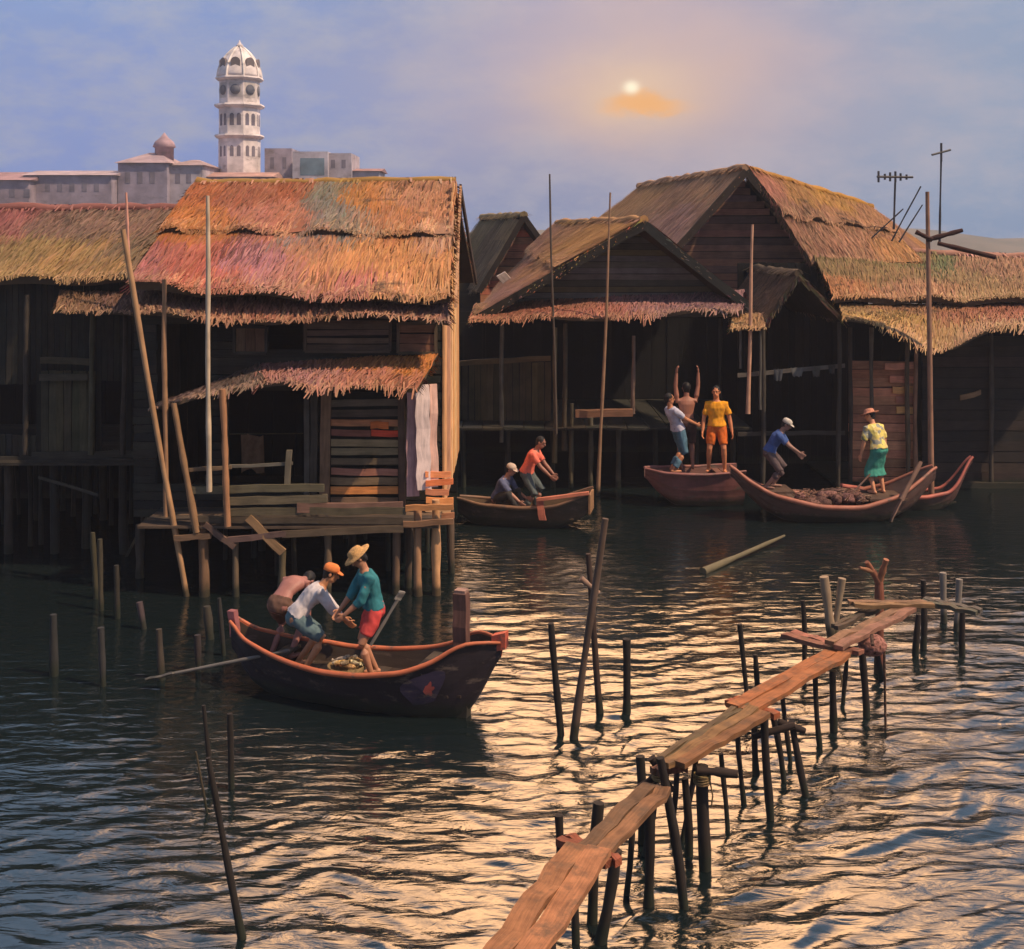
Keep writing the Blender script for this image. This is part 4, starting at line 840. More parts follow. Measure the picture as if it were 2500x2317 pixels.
for i, (pts, r, c, l) in enumerate((
    ([(130, 1500), (133, 1650)], .06, (51, 50, 48), 'leftmost old post with a pale broken top'), ([(226, 1300), (234, 1462)], .05, (66, 61, 44), 'olive coloured twin post, the left one'),
    ([(244, 1316), (248, 1490)], .045, (69, 63, 50), 'olive coloured twin post, the right one'), ([(246, 1532), (252, 1675)], .05, (56, 54, 53), 'grey post below the olive twin posts'),
    ([(284, 1380), (288, 1510)], .05, (53, 48, 40), 'dull brown post right of the olive twins'), ([(340, 1470), (352, 1535)], .055, (80, 66, 66), 'short slanting mauve post'),
    ([(388, 1536), (393, 1660)], .055, (69, 60, 51), 'brown post nearest the oar blade'), ([(505, 1480), (512, 1560)], .07, (66, 60, 51), 'thick stump at the stern of the front boat'),
    ([(482, 1550), (484, 1640)], .05, (60, 51, 50), 'thin post left of the thick stump'), ([(535, 1460), (545, 1600)], .035, (50, 47, 44), 'thin grey post behind the stern'))):
    stake(l, pts, r, r*.85, c, GB)
stake('forked pale stump beside the top bend of the walkway', [(2012, 1408), (2030, 1560)], .06, .07, (150, 128, 104), 'stumps beyond the walkway')
stake('second pale stump leaning towards the forked one', [(2056, 1412), (2034, 1560)], .05, .055, (150, 130, 106), 'stumps beyond the walkway')
stake('pale tipped stump far right beyond the walkway', [(2302, 1398), (2304, 1520)], .05, .05, (130, 120, 110), 'stumps beyond the walkway')
stake('pale tipped stump at the right end beyond the walkway', [(2342, 1414), (2336, 1540)], .05, .055, (130, 120, 110), 'stumps beyond the walkway')
DS = thing('driftwood', 'forked reddish driftwood branch standing behind the far end of the walkway', 'driftwood', (W(2150, 1470, 16.6).x, 16.6, 0)); mb = MB()
mb.pole(V((W(2150, 1500, 16.6).x, 16.6, -.6)), W(2146, 1415, 16.6), .08, .06, lin(126, 76, 58)); mb.pole(W(2146, 1420, 16.6), W(2116, 1372, 16.5), .055, .03, lin(140, 88, 66)); mb.pole(W(2146, 1420, 16.6), W(2164, 1366, 16.5), .055, .035, lin(150, 98, 70)); mb.pole(W(2130, 1395, 16.55), W(2098, 1386, 16.4), .035, .02, lin(150, 104, 76))
part(mb, 'branch', M_WOOD, DS)
mb = MB(); mb.pole(G(1716, 1396, .03), G(1915, 1308, .1), .07, .025, lin(104, 94, 70), .006, 8); solo(mb, 'floating_log', M_BAMBOO, 'pale bamboo log floating alone on the dark water', 'log')

# ------------------------------------------------------------------ plank walkway
WK = thing('plank_walkway', 'zigzag walkway of weathered orange planks on thin crooked posts', 'walkway', (2.6, 12.5, 0))
def wplank(a, b, z, wd, col, z2=None, th=.05, name='plank'):
    p, q = G(*a, z), G(*b, z if z2 is None else z2); d = (q-p).normalized(); s_ = d.cross(V((0, 0, 1))); mb = MB()
    for k in (-1, 1):                                # two boards side by side make each span
        mb.board(p+s_*wd*.255*k+d*rnd(-.05, .05), q+s_*wd*.25*k+d*rnd(-.06, .06), s_*wd*.485, V((0, 0, th)), jit(lin(*col), .25), 9, .014)
    part(mb, name, M_PLANK, WK)
wplank((1436, 2072), (1190, 2420), 1.15, .39, (149, 101, 66), 1.1)
wplank((1604, 1922), (1412, 2112), 1.05, .27, (117, 86, 58))
wplank((1858, 1736), (1640, 1868), 1.13, .24, (127, 89, 56))
wplank((1838, 1708), (1610, 1862), 1.07, .12, (84, 70, 49))
wplank((2048, 1594), (1812, 1728), 1.08, .30, (152, 94, 54))
wplank((2216, 1486), (2040, 1572), 1.16, .25, (147, 108, 84))
wplank((2150, 1478), (2040, 1530), 1.08, .12, (87, 75, 61))
wplank((1925, 1548), (2088, 1594), 1.06, .25, (142, 91, 72))
wplank((2078, 1474), (2268, 1476), 1.2, .23, (131, 103, 72))
wplank((2262, 1468), (2385, 1492), 1.12, .22, (82, 77, 65))
wplank((1500, 2108), (1385, 2052), 1.02, .16, (142, 82, 58), th=.06, name='crosspiece'); wplank((1660, 1872), (1598, 1884), 1.04, .12, (100, 60, 44), th=.06, name='crosspiece'); wplank((1790, 1712), (1880, 1748), 1.02, .2, (164, 89, 58), th=.06, name='crosspiece')
for (tx, ty), (bx, by), r in (((1582, 1930), (1590, 2210), .05), ((1612, 1850), (1668, 2215), .045), ((1672, 1900), (1682, 2090), .04), ((1714, 1870), (1716, 2125), .06), ((1842, 1745), (1843, 1895), .042), ((1866, 1740), (1876, 2000), .045),
        ((1886, 1740), (1914, 1905), .036), ((1932, 1760), (1972, 1945), .038), ((2034, 1600), (2032, 1785), .05), ((2104, 1575), (2112, 1750), .05), ((1960, 1466), (1966, 1650), .036), ((2254, 1416), (2252, 1580), .05),
        ((2242, 1500), (2238, 1600), .045), ((1563, 1846), (1568, 2060), .045), ((1606, 1856), (1580, 2090), .04), ((1655, 1812), (1640, 2020), .035), ((1364, 1990), (1372, 2160), .04), ((1462, 1960), (1440, 2250), .05), ((1505, 2075), (1470, 2300), .05), ((1345, 2150), (1350, 2420), .05), ((2130, 1520), (2150, 1660), .045), ((1545, 1980), (1530, 2180), .03), ((1760, 1840), (1772, 2020), .028), ((1800, 1780), (1812, 1960), .03), ((1700, 1850), (1672, 2060), .028), ((1910, 1700), (1925, 1860), .03), ((1990, 1640), (2000, 1820), .032), ((2070, 1560), (2064, 1720), .03), ((1400, 2110), (1412, 2300), .035), ((2350, 1480), (2352, 1600), .05)):
    d = WD(by); a, b = W(tx, ty, d), W(bx, by, d); b = b+(b-a)*(1.2/max(.4, a.z)); mb = MB(); mb.pole(b, a, r*1.15, r*.9, jit(lin(44, 36, 32), .15), .05, 8); part(mb, 'post', M_WOOD, WK)
for a, b, d in (((1560, 1926), (1650, 1858), 11.6), ((1590, 1850), (1640, 1930), 11.5), ((1900, 1762), (1965, 1785), 12.9), ((1700, 1880), (1800, 1890), 11.3), ((1836, 1800), (1940, 1770), 12.6)):
    mb = MB(); mb.pole(W(*a, d), W(*b, d), .04, .035, lin(50, 38, 32), .02); part(mb, 'brace', M_WOOD, WK)
for px, py, d in ((1612, 1890, 11.45), (1714, 1900, 11.35), (1843, 1760, 12.6), (2034, 1625, 14.5), (1966, 1560, 14.8)):
    mb = MB(); c = W(px, py, d)
    for k in range(5): mb.tube([c+V((.075*math.cos(q), .075*math.sin(q), (k-2)*.016+.01*math.sin(q+k))) for q in [i*math.pi/6 for i in range(13)]], .009, jit(lin(120, 98, 66), .2), 5)
    mb.tube([c+V((.07, -.03, -.03)), c+V((.09, -.05, -.14)), c+V((.08, -.04, -.24))], .008, lin(110, 90, 62), 5)
    part(mb, 'lashing', M_STRAW, WK)
mb = MB(); mb.blob(G(2130, 1575, 1.0)+V((0, 0, .0)), .17, .15, .13, lin(150, 104, 92), .12, 3); mb.tube([G(2130, 1575, 1.12), G(2128, 1550, 1.2)], .02, lin(90, 70, 60), 6)
mb.tube([G(2130, 1575, 1.0)+V((.14, 0, 0)), V((G(2130, 1575, 1.0).x+.16, G(2130, 1575, 1.0).y, -.2))], .015, lin(90, 70, 60), 6)
solo(mb, 'fishing_float', M_NET, 'round mauve brown fishing float hanging beside the walkway bend', 'float')

# ------------------------------------------------------------------ boats
def curve(pts):
    xs = [p[0] for p in pts]; ys = [p[1] for p in pts]
    def f(t):
        acc = 0; k = 0
        for d in (-.03, -.015, 0, .015, .03): acc += float(np.interp(min(1, max(0, t+d)), xs, ys)); k += 1
        return acc/k
    return f
class Hull:
    def __init__(s, loc, yaw, L, half, sheer, keel):
        s.M = Matrix.Translation(loc)@Matrix.Rotation(R(yaw), 4, 'Z'); s.L = L; s.b, s.s, s.k = curve(half), curve(sheer), curve(keel)
    def pt(s, t, q, off=0.0, up=0.0):
        """the hull's skin: t along the boat, q from -1 (right rail) over the keel to 1 (left rail)"""
        b, h, k = max(.012, s.b(t)-off), s.s(t), s.k(t)+up
        return s.M@V((s.L*(t-.5), b*math.copysign(abs(q)**.62, q), k+(h-k)*abs(q)**2.1))
    def at(s, t, y, z): return s.M@V((s.L*(t-.5), y, z))
    def halfw(s, t, z, off=.03):
        h, k = s.s(t), s.k(t); q = ((max(0.0001, z-k))/max(.01, h-k))**(1/2.1); return max(.01, (s.b(t)-off)*min(1, q)**.62)
def make_boat(name, label, cat, hull, col, rail, floor_z, inner, base, thw=(), group=None, railr=.035, fl=(.12, .88), ns=56):
    B_ = thing(name, label, cat, base, group); m = 24; mb = MB(); vo = []; vi = []
    for i in range(ns+1):
        for j in range(m+1): q = -1+2*j/m; vo.append(hull.pt(i/ns, q, .010+.014*((abs(q)*m/2) % 3)/3))
    for i in range(ns+1):
        for j in range(m+1): vi.append(hull.pt(i/ns, -1+2*j/m, .028, .03))
    n1 = m+1; off = (ns+1)*n1; fs = []; cs = []
    rowc = [jit(col, .13) for _ in range(m)]
    for i in range(ns):
        for j in range(m):
            a = i*n1+j; fs.append((a, a+1, a+n1+1, a+n1)); cs.append(jit(rowc[(j//3)], .05)); fs.append((off+a, off+a+n1, off+a+n1+1, off+a+1)); cs.append(inner)
        for j in (0, m): a = i*n1+j; fs.append((a, a+n1, off+a+n1, off+a)); cs.append(rail)
    for i in (0, ns):
        for j in range(m): a = i*n1+j; fs.append((a, off+a, off+a+1, a+1)); cs.append(rail)
    mb.add(vo+vi, fs, cs, [(p.x, p.z*2) for p in vo+vi], False); part(mb, 'hull', M_PAINT, B_)
    for q in (-1, 1):
        mb = MB(); pts = [hull.pt(i/40, q)+V((0, 0, .012)) for i in range(41)]; mb.tube(pts, [railr*(.7+.5*math.sin(math.pi*min(1, i/40+.05))) for i in range(41)], rail, 8); part(mb, 'gunwale', M_PAINT, B_)
    mb = MB(); nb = int(hull.L*(fl[1]-fl[0])/.15)
    for i in range(nb):
        t = fl[0]+(fl[1]-fl[0])*(i+.5)/nb; hw = hull.halfw(t, floor_z)
        if hull.s(t) > floor_z+.04: mb.board(hull.at(t, -hw, floor_z-.015), hull.at(t, hw, floor_z-.015), hull.M.to_3x3()@V((.145, 0, 0)), V((0, 0, .03)), jit(inner, .2), 2, .004)
    part(mb, 'floorboards', M_WOOD, B_)
    for t in thw:
        hw = hull.halfw(t, hull.s(t)-.08); mb = MB(); mb.board(hull.at(t, -hw, hull.s(t)-.07), hull.at(t, hw, hull.s(t)-.07), hull.M.to_3x3()@V((.17, 0, 0)), V((0, 0, .035)), jit(inner, .2), 3, .004); part(mb, 'thwart', M_WOOD, B_)
    return B_
GBT = 'wooden boats on the river'
h1 = Hull(V((-1.9, 15.6, 0)), -18.8, 3.75, ((0, .07), (.08, .22), (.3, .45), (.5, .52), (.7, .5), (.85, .34), (.95, .16), (1, .03)), ((0, .86), (.05, .68), (.2, .55), (.4, .47), (.55, .49), (.7, .58), (.8, .72), (.88, .93), (.93, .95), (1, .93)), ((0, .5), (.07, .1), (.2, -.12), (.75, -.15), (.88, -.02), (.95, .42), (1, .84)))
FB = make_boat('rowing_boat', 'nearest boat, dark purple with an orange rail, a tall bow post and three men aboard', 'boat', h1, lin(40, 31, 36), lin(190, 104, 68), .30, lin(70, 58, 48), (-1.9, 15.6, 0), (.2, .74), GBT, .03)
mb = MB(); p = h1.at(.868, -.05, -.1); q = h1.at(.862, -.04, 1.50); mb.board(p, q, h1.M.to_3x3()@V((.17, 0, 0)), h1.M.to_3x3()@V((0, .15, 0)), lin(104, 72, 62), 8, .01); mb.board(q+V((0, 0, -.02)), q+V((0, 0, .05)), h1.M.to_3x3()@V((.14, 0, 0)), h1.M.to_3x3()@V((0, .13, 0)), lin(150, 118, 104), 2, .006); part(mb, 'bow_post', M_WOOD, FB)
mb = MB(); mb.board(h1.at(.97, 0, .92), h1.at(1.015, 0, .98), h1.M.to_3x3()@V((0, .12, 0)), V((0, 0, .2)), lin(196, 92, 68), 3, .01); part(mb, 'bow_tip', M_PAINT, FB, 'orange red tip of the bow')
mb = MB(); mb.board(h1.at(.01, 0, .62), h1.at(-.005, 0, .96), h1.M.to_3x3()@V((.1, 0, 0)), h1.M.to_3x3()@V((0, .1, 0)), lin(150, 92, 92), 4, .008); part(mb, 'stern_post', M_PAINT, FB)
def hull_patch(hull, t0, q0, pts, out, col, mat):
    """a flat painted shape wrapped on to the hull's near side"""
    mb = MB(); c = hull.pt(t0, q0); n = (hull.pt(t0+.02, q0)-hull.pt(t0-.02, q0)).cross(hull.pt(t0, q0+.04)-hull.pt(t0, q0-.04)).normalized()
    if n.y > 0: n = -n
    vs = [c]+[hull.pt(t0+x/hull.L, q0-y/.62) for x, y in pts]; vs = [v+n*out for v in vs]; k = len(pts)
    mb.add(vs, [(0, 1+i, 1+(i+1) % k) for i in range(k)], col, [(v.x, v.z) for v in vs]); return mb
em = [(.24*math.cos(a)*(1+.25*math.sin(3*a)), .11*math.sin(a)*(1+.2*math.cos(2*a))) for a in [i*math.pi/14 for i in range(28)]]
o = part(hull_patch(h1, .765, -.80, em, .012, lin(56, 46, 66), M_PAINT), 'emblem', M_PAINT, FB, 'purple painted patch with a red flower')
fl_ = [((.034+.012*math.cos(5*a))*1.3*math.cos(a)+.08, (.034+.012*math.cos(5*a))*math.sin(a)) for a in [i*math.pi/20 for i in range(40)]]
part(hull_patch(h1, .765, -.80, [(x+.0, y) for x, y in fl_], .022, lin(164, 76, 66), M_PAINT), 'flower', M_PAINT, o)

h2 = Hull(V((.25, 25.1, 0)), -10, 2.75, ((0, .1), (.15, .3), (.5, .4), (.8, .42), (1, .34)), ((0, .5), (.2, .42), (.5, .40), (.75, .47), (1, .74)), ((0, .2), (.15, -.1), (.7, -.12), (.88, .1), (1, .34)))
MC = make_boat('canoe', 'short dark canoe with a raised open brown end carrying two crouching people', 'boat', h2, lin(70, 58, 48), lin(126, 96, 74), .22, lin(104, 84, 62), (.25, 25.1, 0), (.25,), GBT, .035)
mb = MB(); mb.board(h2.at(1.0, -.33, .52), h2.at(1.0, .33, .52), V((0, 0, .38)), h2.M.to_3x3()@V((.04, 0, 0)), lin(150, 112, 80), 3, .008); part(mb, 'transom', M_WOOD, MC)
mb = MB(); mb.board(h2.at(.62, -.42, .60), h2.at(1.0, -.37, .76), h2.M.to_3x3()@V((0, .1, 0)), V((0, 0, .06)), lin(200, 122, 96), 4, .01); mb.board(h2.at(.66, -.43, .2), h2.at(.64, -.42, .62), h2.M.to_3x3()@V((.14, 0, 0)), h2.M.to_3x3()@V((0, .05, 0)), lin(190, 112, 90), 4, .01); part(mb, 'side_rail', M_WOOD, MC, 'salmon coloured rail and cheek board')
h3 = Hull(V((3.98, 27.0, 0)), 4, 2.15, ((0, .06), (.12, .32), (.4, .48), (.8, .5), (1, .42)), ((0, .80), (.2, .74), (.6, .72), (1, .78)), ((0, .62), (.12, .3), (.3, .0), (.8, -.1), (1, -.02)))
RP = make_boat('punt', 'reddish brown flat punt with one pointed end carrying three standing people', 'boat', h3, lin(112, 72, 66), lin(150, 100, 92), .70, lin(120, 84, 74), (3.98, 27, 0), (), GBT, .03)
h4 = Hull(V((6.72, 25.75, 0)), 3, 4.35, ((0, .05), (.1, .3), (.3, .6), (.5, .7), (.75, .6), (.92, .3), (1, .08)), ((0, 1.12), (.06, .86), (.18, .55), (.4, .34), (.6, .32), (.8, .55), (.92, .85), (1, 1.05)), ((0, .95), (.06, .6), (.15, .2), (.3, -.12), (.7, -.15), (.88, .2), (1, .8)))
RB = make_boat('fishing_boat', 'crescent shaped fishing boat heaped with nets at the right, two people aboard', 'boat', h4, lin(86, 62, 54), lin(168, 106, 84), .20, lin(96, 72, 62), (6.72, 25.75, 0), (.28,), GBT, .045, (.2, .8))
mb = MB(); mb.board(h4.at(.74, -.45, .44), h4.at(.74, .45, .44), h4.M.to_3x3()@V((.8, 0, 0)), V((0, 0, .04)), lin(92, 72, 60), 3, .004); part(mb, 'stern_deck', M_WOOD, RB)
mb = MB(); mb.board(h4.at(.21, -.36, .60), h4.at(.21, .36, .60), h4.M.to_3x3()@V((.7, 0, 0)), V((0, 0, .04)), lin(92, 72, 60), 3, .004); part(mb, 'bow_deck', M_WOOD, RB)
h5 = Hull(V((8.55, 26.6, 0)), 4, 2.9, ((0, .05), (.2, .28), (.6, .32), (.85, .2), (1, .04)), ((0, .5), (.3, .3), (.6, .28), (.8, .36), (.88, .6), (.94, .9), (1, 1.12)), ((0, .3), (.2, -.1), (.7, -.12), (.85, .12), (.93, .62), (1, 1.02)))
make_boat('canoe', 'slim empty canoe with a sharply upturned reddish end behind the crescent boat', 'boat', h5, lin(92, 60, 54), lin(186, 104, 88), .12, lin(60, 48, 42), (8.55, 26.6, 0), (.5,), GBT, .04)

def oar(label, grip, blade, bl=.5, col=(112, 96, 78), r=.02, cat='oar', name='oar'):
    g_, b_ = V(grip), V(blade); O = thing(name, label, cat, tuple(b_)); d = (b_-g_).normalized()
    mb = MB(); mb.pole(g_, b_, r*.9, r, lin(*col), .004, 6); part(mb, 'shaft', M_WOOD, O)
    mb = MB(); s_ = d.cross(V((0, .4, 1))).normalized(); mb.board(b_-d*bl*.1, b_+d*bl, s_*.13, s_.cross(d)*.025, jit(lin(*col), .1), 5, .008); part(mb, 'blade', M_WOOD, O); return O
oar('long thin oar trailing from the stern of the front boat into the water', W(706, 1588, 15.75), W(420, 1645, 15.95), .35, (110, 104, 98), .022)
oar('short pale paddle propped behind the man in the teal shirt', W(905, 1575, 15.85), W(972, 1462, 15.9), .1, (126, 122, 116), .022, 'paddle', 'paddle')
oar('broad steering oar angled over the right end of the crescent boat', W(2248, 1128, 25.5), W(2200, 1222, 25.1), .55, (120, 92, 78), .05)
oar('thin pole lying across the nets in the crescent boat', W(2150, 1130, 26.0), W(2085, 1200, 25.7), .08, (120, 92, 80), .02, 'pole', 'boat_pole')
NP = MB()
for i in range(26):
    t = rnd(.33, .66); y = rnd(-.38, .4); c = h4.at(t, y, .30+.22*(1-abs(y)/.5)*(1-abs(t-.5)/.3)); NP.blob(c, rnd(.1, .24), rnd(.1, .2), rnd(.07, .16), jit(random.choice([lin(112, 82, 74), lin(96, 72, 66), lin(130, 96, 86), lin(84, 66, 62), lin(140, 104, 88)]), .2), .35, i, 10, 7)
for i in range(30):
    t = rnd(.34, .66); y = rnd(-.36, .36); c = h4.at(t, y, .42+.16*(1-abs(y)/.4)); NP.tube([c+V((rnd(-.2, .2), rnd(-.12, .12), rnd(-.08, .06))) for _ in range(4)], .012, jit(lin(150, 116, 100), .25), 5)
solo(NP, 'fishing_net', M_NET, 'heap of mauve brown fishing nets in the middle of the crescent boat', 'net')
BS = thing('basket', 'round basket of pale fish between the men in the nearest boat', 'basket', (-2.08, 15.42, .31)); c = V((-2.08, 15.42, .315))
mb = MB(); mb.lathe([(.17, 0), (.22, .1), (.24, .2), (.225, .2), (.2, .1), (.15, .03)], lin(126, 104, 72), 18, Matrix.Translation(c)); part(mb, 'weave', M_STRAW, BS)
for i in range(12):
    mb = MB(); a = rnd(0, 6.28); p = c+V((.11*math.cos(i*2.4), .11*math.sin(i*2.4), .2+.05*rnd(0, 1.4))); e = V((math.cos(a), math.sin(a), rnd(-.2, .4)))*.09
    cl_ = jit(lin(*random.choice([(206, 190, 150), (190, 150, 96), (170, 150, 130), (120, 104, 84)])), .15)
    mb.tube([p-e*1.3, p-e, p-e*.4, p+e*.3, p+e*.8, p+e], [.022, .006, .026, .032, .022, .005], cl_, 7); o = mb.build('fish', M_NET); tag(o, 'pale fish heaped in the round basket of the nearest boat', 'fish', 'fish in the basket'); recenter(o)

# ------------------------------------------------------------------ people
def ring_loft(bm, rings, n=18):
    """rings: (centre, half-width vector, half-depth vector)"""
    L_ = []
    for c, a, b in rings:
        L_.append([bm.verts.new(c+a*math.cos(2*math.pi*k/n)+b*math.sin(2*math.pi*k/n)) for k in range(n)])
    for r0, r1 in zip(L_, L_[1:]):
        for k in range(n): bm.faces.new((r0[k], r0[(k+1) % n], r1[(k+1) % n], r1[k]))
    bm.faces.new(list(reversed(L_[0]))); bm.faces.new(L_[-1])
def frame(d):
    a = d.cross(V((0, 0, 1)) if abs(d.z) < .95 else V((0, 1, 0))).normalized(); return a, d.cross(a).normalized()
def cone(bm, pts, rr, round_=True, n=12):
    pts = [V(p) for p in pts]; rings = []
    for i, p in enumerate(pts):
        d = (pts[min(i+1, len(pts)-1)]-pts[max(0, i-1)]).normalized(); a, b = frame(d)
        if i == 0 and round_:
            for q in (80, 50, 25): rings.append((p-d*rr[0]*math.sin(R(q)), a*rr[0]*math.cos(R(q)), b*rr[0]*math.cos(R(q))))
        rings.append((p, a*rr[i], b*rr[i]))
        if i == len(pts)-1 and round_:
            for q in (25, 50, 80): rings.append((p+d*rr[i]*math.sin(R(q)), a*rr[i]*math.cos(R(q)), b*rr[i]*math.cos(R(q))))
    ring_loft(bm, rings, n)
def ellip(bm, c, ax, ay, az, n=14, m=9):
    rings = []
    for j in range(1, m): th = math.pi*j/m; rings.append((c-az*math.cos(th), ax*math.sin(th), ay*math.sin(th)))
    ring_loft(bm, rings, n)
def solidify(bm, name, voxel, mat, col, T, smooth=3, fold=0.0, ff=9, seed=0):
    """weld overlapping closed pieces into one continuous surface"""
    bmesh.ops.recalc_face_normals(bm, faces=bm.faces[:])
    me = bpy.data.meshes.new(name); bm.to_mesh(me); bm.free(); o = bpy.data.objects.new(name, me); COL.objects.link(o)
    md = o.modifiers.new('w', 'REMESH'); md.mode = 'VOXEL'; md.voxel_size = voxel
    if smooth: ms = o.modifiers.new('s', 'SMOOTH'); ms.factor = .5; ms.iterations = smooth
    dg = bpy.context.evaluated_depsgraph_get(); m2 = bpy.data.meshes.new_from_object(o.evaluated_get(dg)); o.modifiers.clear(); o.data = m2; bpy.data.meshes.remove(me); m2.name = name
    if fold:
        for v in m2.vertices:
            p = v.co; v.co = p+v.normal*fold*(noise.noise(V((p.x*ff+seed, p.y*ff, p.z*ff*.55)))+.5*noise.noise(V((p.x*ff*2.2, p.y*ff*2.2+seed, p.z*ff*1.4))))
    m2.transform(T); ca = m2.color_attributes.new('Col', 'FLOAT_COLOR', 'POINT'); cd = np.ones((len(m2.vertices), 4), 'f'); cd[:, :3] = col; ca.data.foreach_set('color', cd.ravel())
    uv = m2.uv_layers.new(name='UVMap'); m2.polygons.foreach_set('use_smooth', np.ones(len(m2.polygons), bool)); m2.materials.clear(); m2.materials.append(mat); m2.update()
    return o
def ik(a, t, l1, l2, hint):
    a, t, hint = V(a), V(t), V(hint); d = t-a; D = min(max(d.length, .08), (l1+l2)*.995); d = d.normalized(); t = a+d*D
    x = (l1*l1-l2*l2+D*D)/(2*D); h = math.sqrt(max(0, l1*l1-x*x)); hp = (hint-d*hint.dot(d)).normalized(); return a+d*x+hp*h, t
def person(label, loc, yaw, S=1.0, pelvis=(0, 0, .9), spine=(0, 0, 1), curl=0.0, face=(0, 1, -.1), neck=None, hands=None, feet=None, skin=(150, 96, 66), shirt=None, lower=None, hat=None, hair=True, elbow=(0, -1, -.4), knee=(0, 1, 0), twist=0):
    T = Matrix.Translation(loc)@Matrix.Rotation(R(yaw), 4, 'Z')@Matrix.Scale(S, 4); loc = V(loc)
    pel = V(pelvis); u = V(spine).normalized(); r = Matrix.Rotation(R(twist), 3, 'Z')@V((1, 0, 0)); r = (r-u*r.dot(u)).normalized()
    sec = ((-.13, .085, .07), (-.08, .135, .10), (0, .158, .112), (.08, .145, .10), (.17, .128, .088), (.27, .150, .10), (.36, .172, .108), (.43, .165, .09), (.475, .115, .07), (.51, .062, .058))
    ctr = []; c = pel+u*sec[0][0]; ph = sec[0][0]; dirs = []
    for h, a, b in sec:
        q = curl*max(0, h)/.5; d = Matrix.Rotation(-q, 3, r)@u; c = c+d*(h-ph); ph = h; ctr.append(c.copy()); dirs.append(d)
    rings = [(ctr[i], r*sec[i][1], (dirs[i].cross(r)).normalized()*sec[i][2]) for i in range(len(sec))]
    bm = bmesh.new(); ring_loft(bm, rings)
    fd = V(face).normalized(); nd = V(neck).normalized() if neck else (dirs[-1]+V((0, 0, .6))).normalized()
    nb = ctr[-1]; hc = nb+nd*.165+fd*.02; hu = (nd-fd*nd.dot(fd)).normalized(); hr = fd.cross(hu).normalized()
    cone(bm, [ctr[-2], nb+nd*.1], [.058, .052])
    ellip(bm, hc+hu*.02-fd*.01, hr*.074, fd*.094, hu*.098); ellip(bm, hc-hu*.055+fd*.022, hr*.056, fd*.066, hu*.062)      # skull and jaw
    cone(bm, [hc+fd*.082+hu*.018, hc+fd*.104-hu*.022], [.010, .017], True, 8)                                          # nose
    for s_ in (-1, 1): ellip(bm, hc+hr*.077*s_-hu*.005-fd*.008, hr*.012, fd*.02, hu*.032, 8, 6); ellip(bm, hc+hr*.03*s_+fd*.083+hu*.038, hr*.022, fd*.012, hu*.010, 8, 6)   # ears, brows
    ellip(bm, hc+fd*.076-hu*.052, hr*.026, fd*.014, hu*.012, 8, 6)                                                      # lips
    sh = []; el = []; wr = []; hip = []; kn = []; an = []; hands = hands or ((-.24, .08, .78), (.24, .08, .78)); feet = feet or ((-.11, .02, 0), (.11, -.02, 0))
    sd_ = dirs[7]
    for i, s_ in enumerate((-1, 1)):
        a = ctr[7]+r*.185*s_-sd_*.005; e, w_ = ik(a, hands[i], .29, .255, V(elbow)+r*s_*.5); sh.append(a); el.append(e); wr.append(w_)
        cone(bm, [ctr[7]+r*.1*s_, a, a.lerp(e, .35), e, e.lerp(w_, .3), w_], [.06, .058, .05, .040, .041, .027])
        hd = (w_-e).normalized(); inn = (-r*s_*.8+fd*.2); inn = (inn-hd*inn.dot(hd)).normalized(); sdv = hd.cross(inn).normalized()       # palm faces inwards
        if sdv.dot(fd) < 0: sdv = -sdv
        pc = w_+hd*.05; ellip(bm, pc, sdv*.041, inn*.017, hd*.056, 10, 7)
        for k, (ln, oo) in enumerate(((.066, .03), (.078, .011), (.073, -.010), (.057, -.029))):
            b0 = pc+hd*.038+sdv*oo; k1 = b0+hd*ln*.5+inn*.008; k2 = k1+hd*ln*.35+inn*.026; cone(bm, [b0-hd*.02, b0, k1, k2], [.010, .0098, .009, .0078], True, 7)
        t0 = w_+hd*.025+sdv*.032; cone(bm, [t0, t0+sdv*.026+hd*.026+inn*.008, t0+sdv*.03+hd*.056+inn*.02], [.0125, .011, .009], True, 7)
        hj = pel+r*.088*s_-u*.03; ft = V(feet[i]); ak = ft+V((0, 0, .075)); k_, ak = ik(hj, ak, .43, .42, V(knee)+r*s_*.15); hip.append(hj); kn.append(k_); an.append(ak)
        cone(bm, [hj, hj.lerp(k_, .3), k_, k_.lerp(ak, .28), k_.lerp(ak, .7), ak], [.088, .082, .054, .056, .042, .035])
        toe = V((r.x*s_*.18, 1, 0)).normalized() if abs(V(knee).z) < .9 else V((0, 1, 0)); fb = ak-V((0, 0, .045)); sx = V((toe.y, -toe.x, 0))
        ellip(bm, fb+toe*.055, sx*.041, V((0, 0, .028)), toe*.125, 12, 8); ellip(bm, fb-toe*.02+V((0, 0, .005)), sx*.034, V((0, 0, .034)), toe*.05, 10, 7)
    body = solidify(bm, 'person', .0085, M_SKIN, lin(*skin), T, 3)
    tag(body, label, 'person', 'people working along the river'); kids = []
    def lathe_head(prof, base, n=22, fore=0.0, stretch=1.06):
        vs = MB(); Mh = Matrix((hr, fd, hu)).transposed().to_4x4(); Mh.translation = base; return vs, T@Mh
    for s_ in (-1, 1):
        mb = MB(); mb.blob(T@(hc+hr*.03*s_+fd*.0845+hu*.02), .0115*S, .0115*S, .009*S, (.012, .009, .008), 0, 1, 8, 6); kids.append(mb.build('eye', M_HAIR))
    mb = MB(); mb.tube([T@(hc+fd*.0885-hu*.052-hr*.024), T@(hc+fd*.0925-hu*.0505), T@(hc+fd*.0885-hu*.052+hr*.024)], [.003*S, .0055*S, .003*S], lin(120, 60, 52), 6); kids.append(mb.build('mouth', M_SKIN))
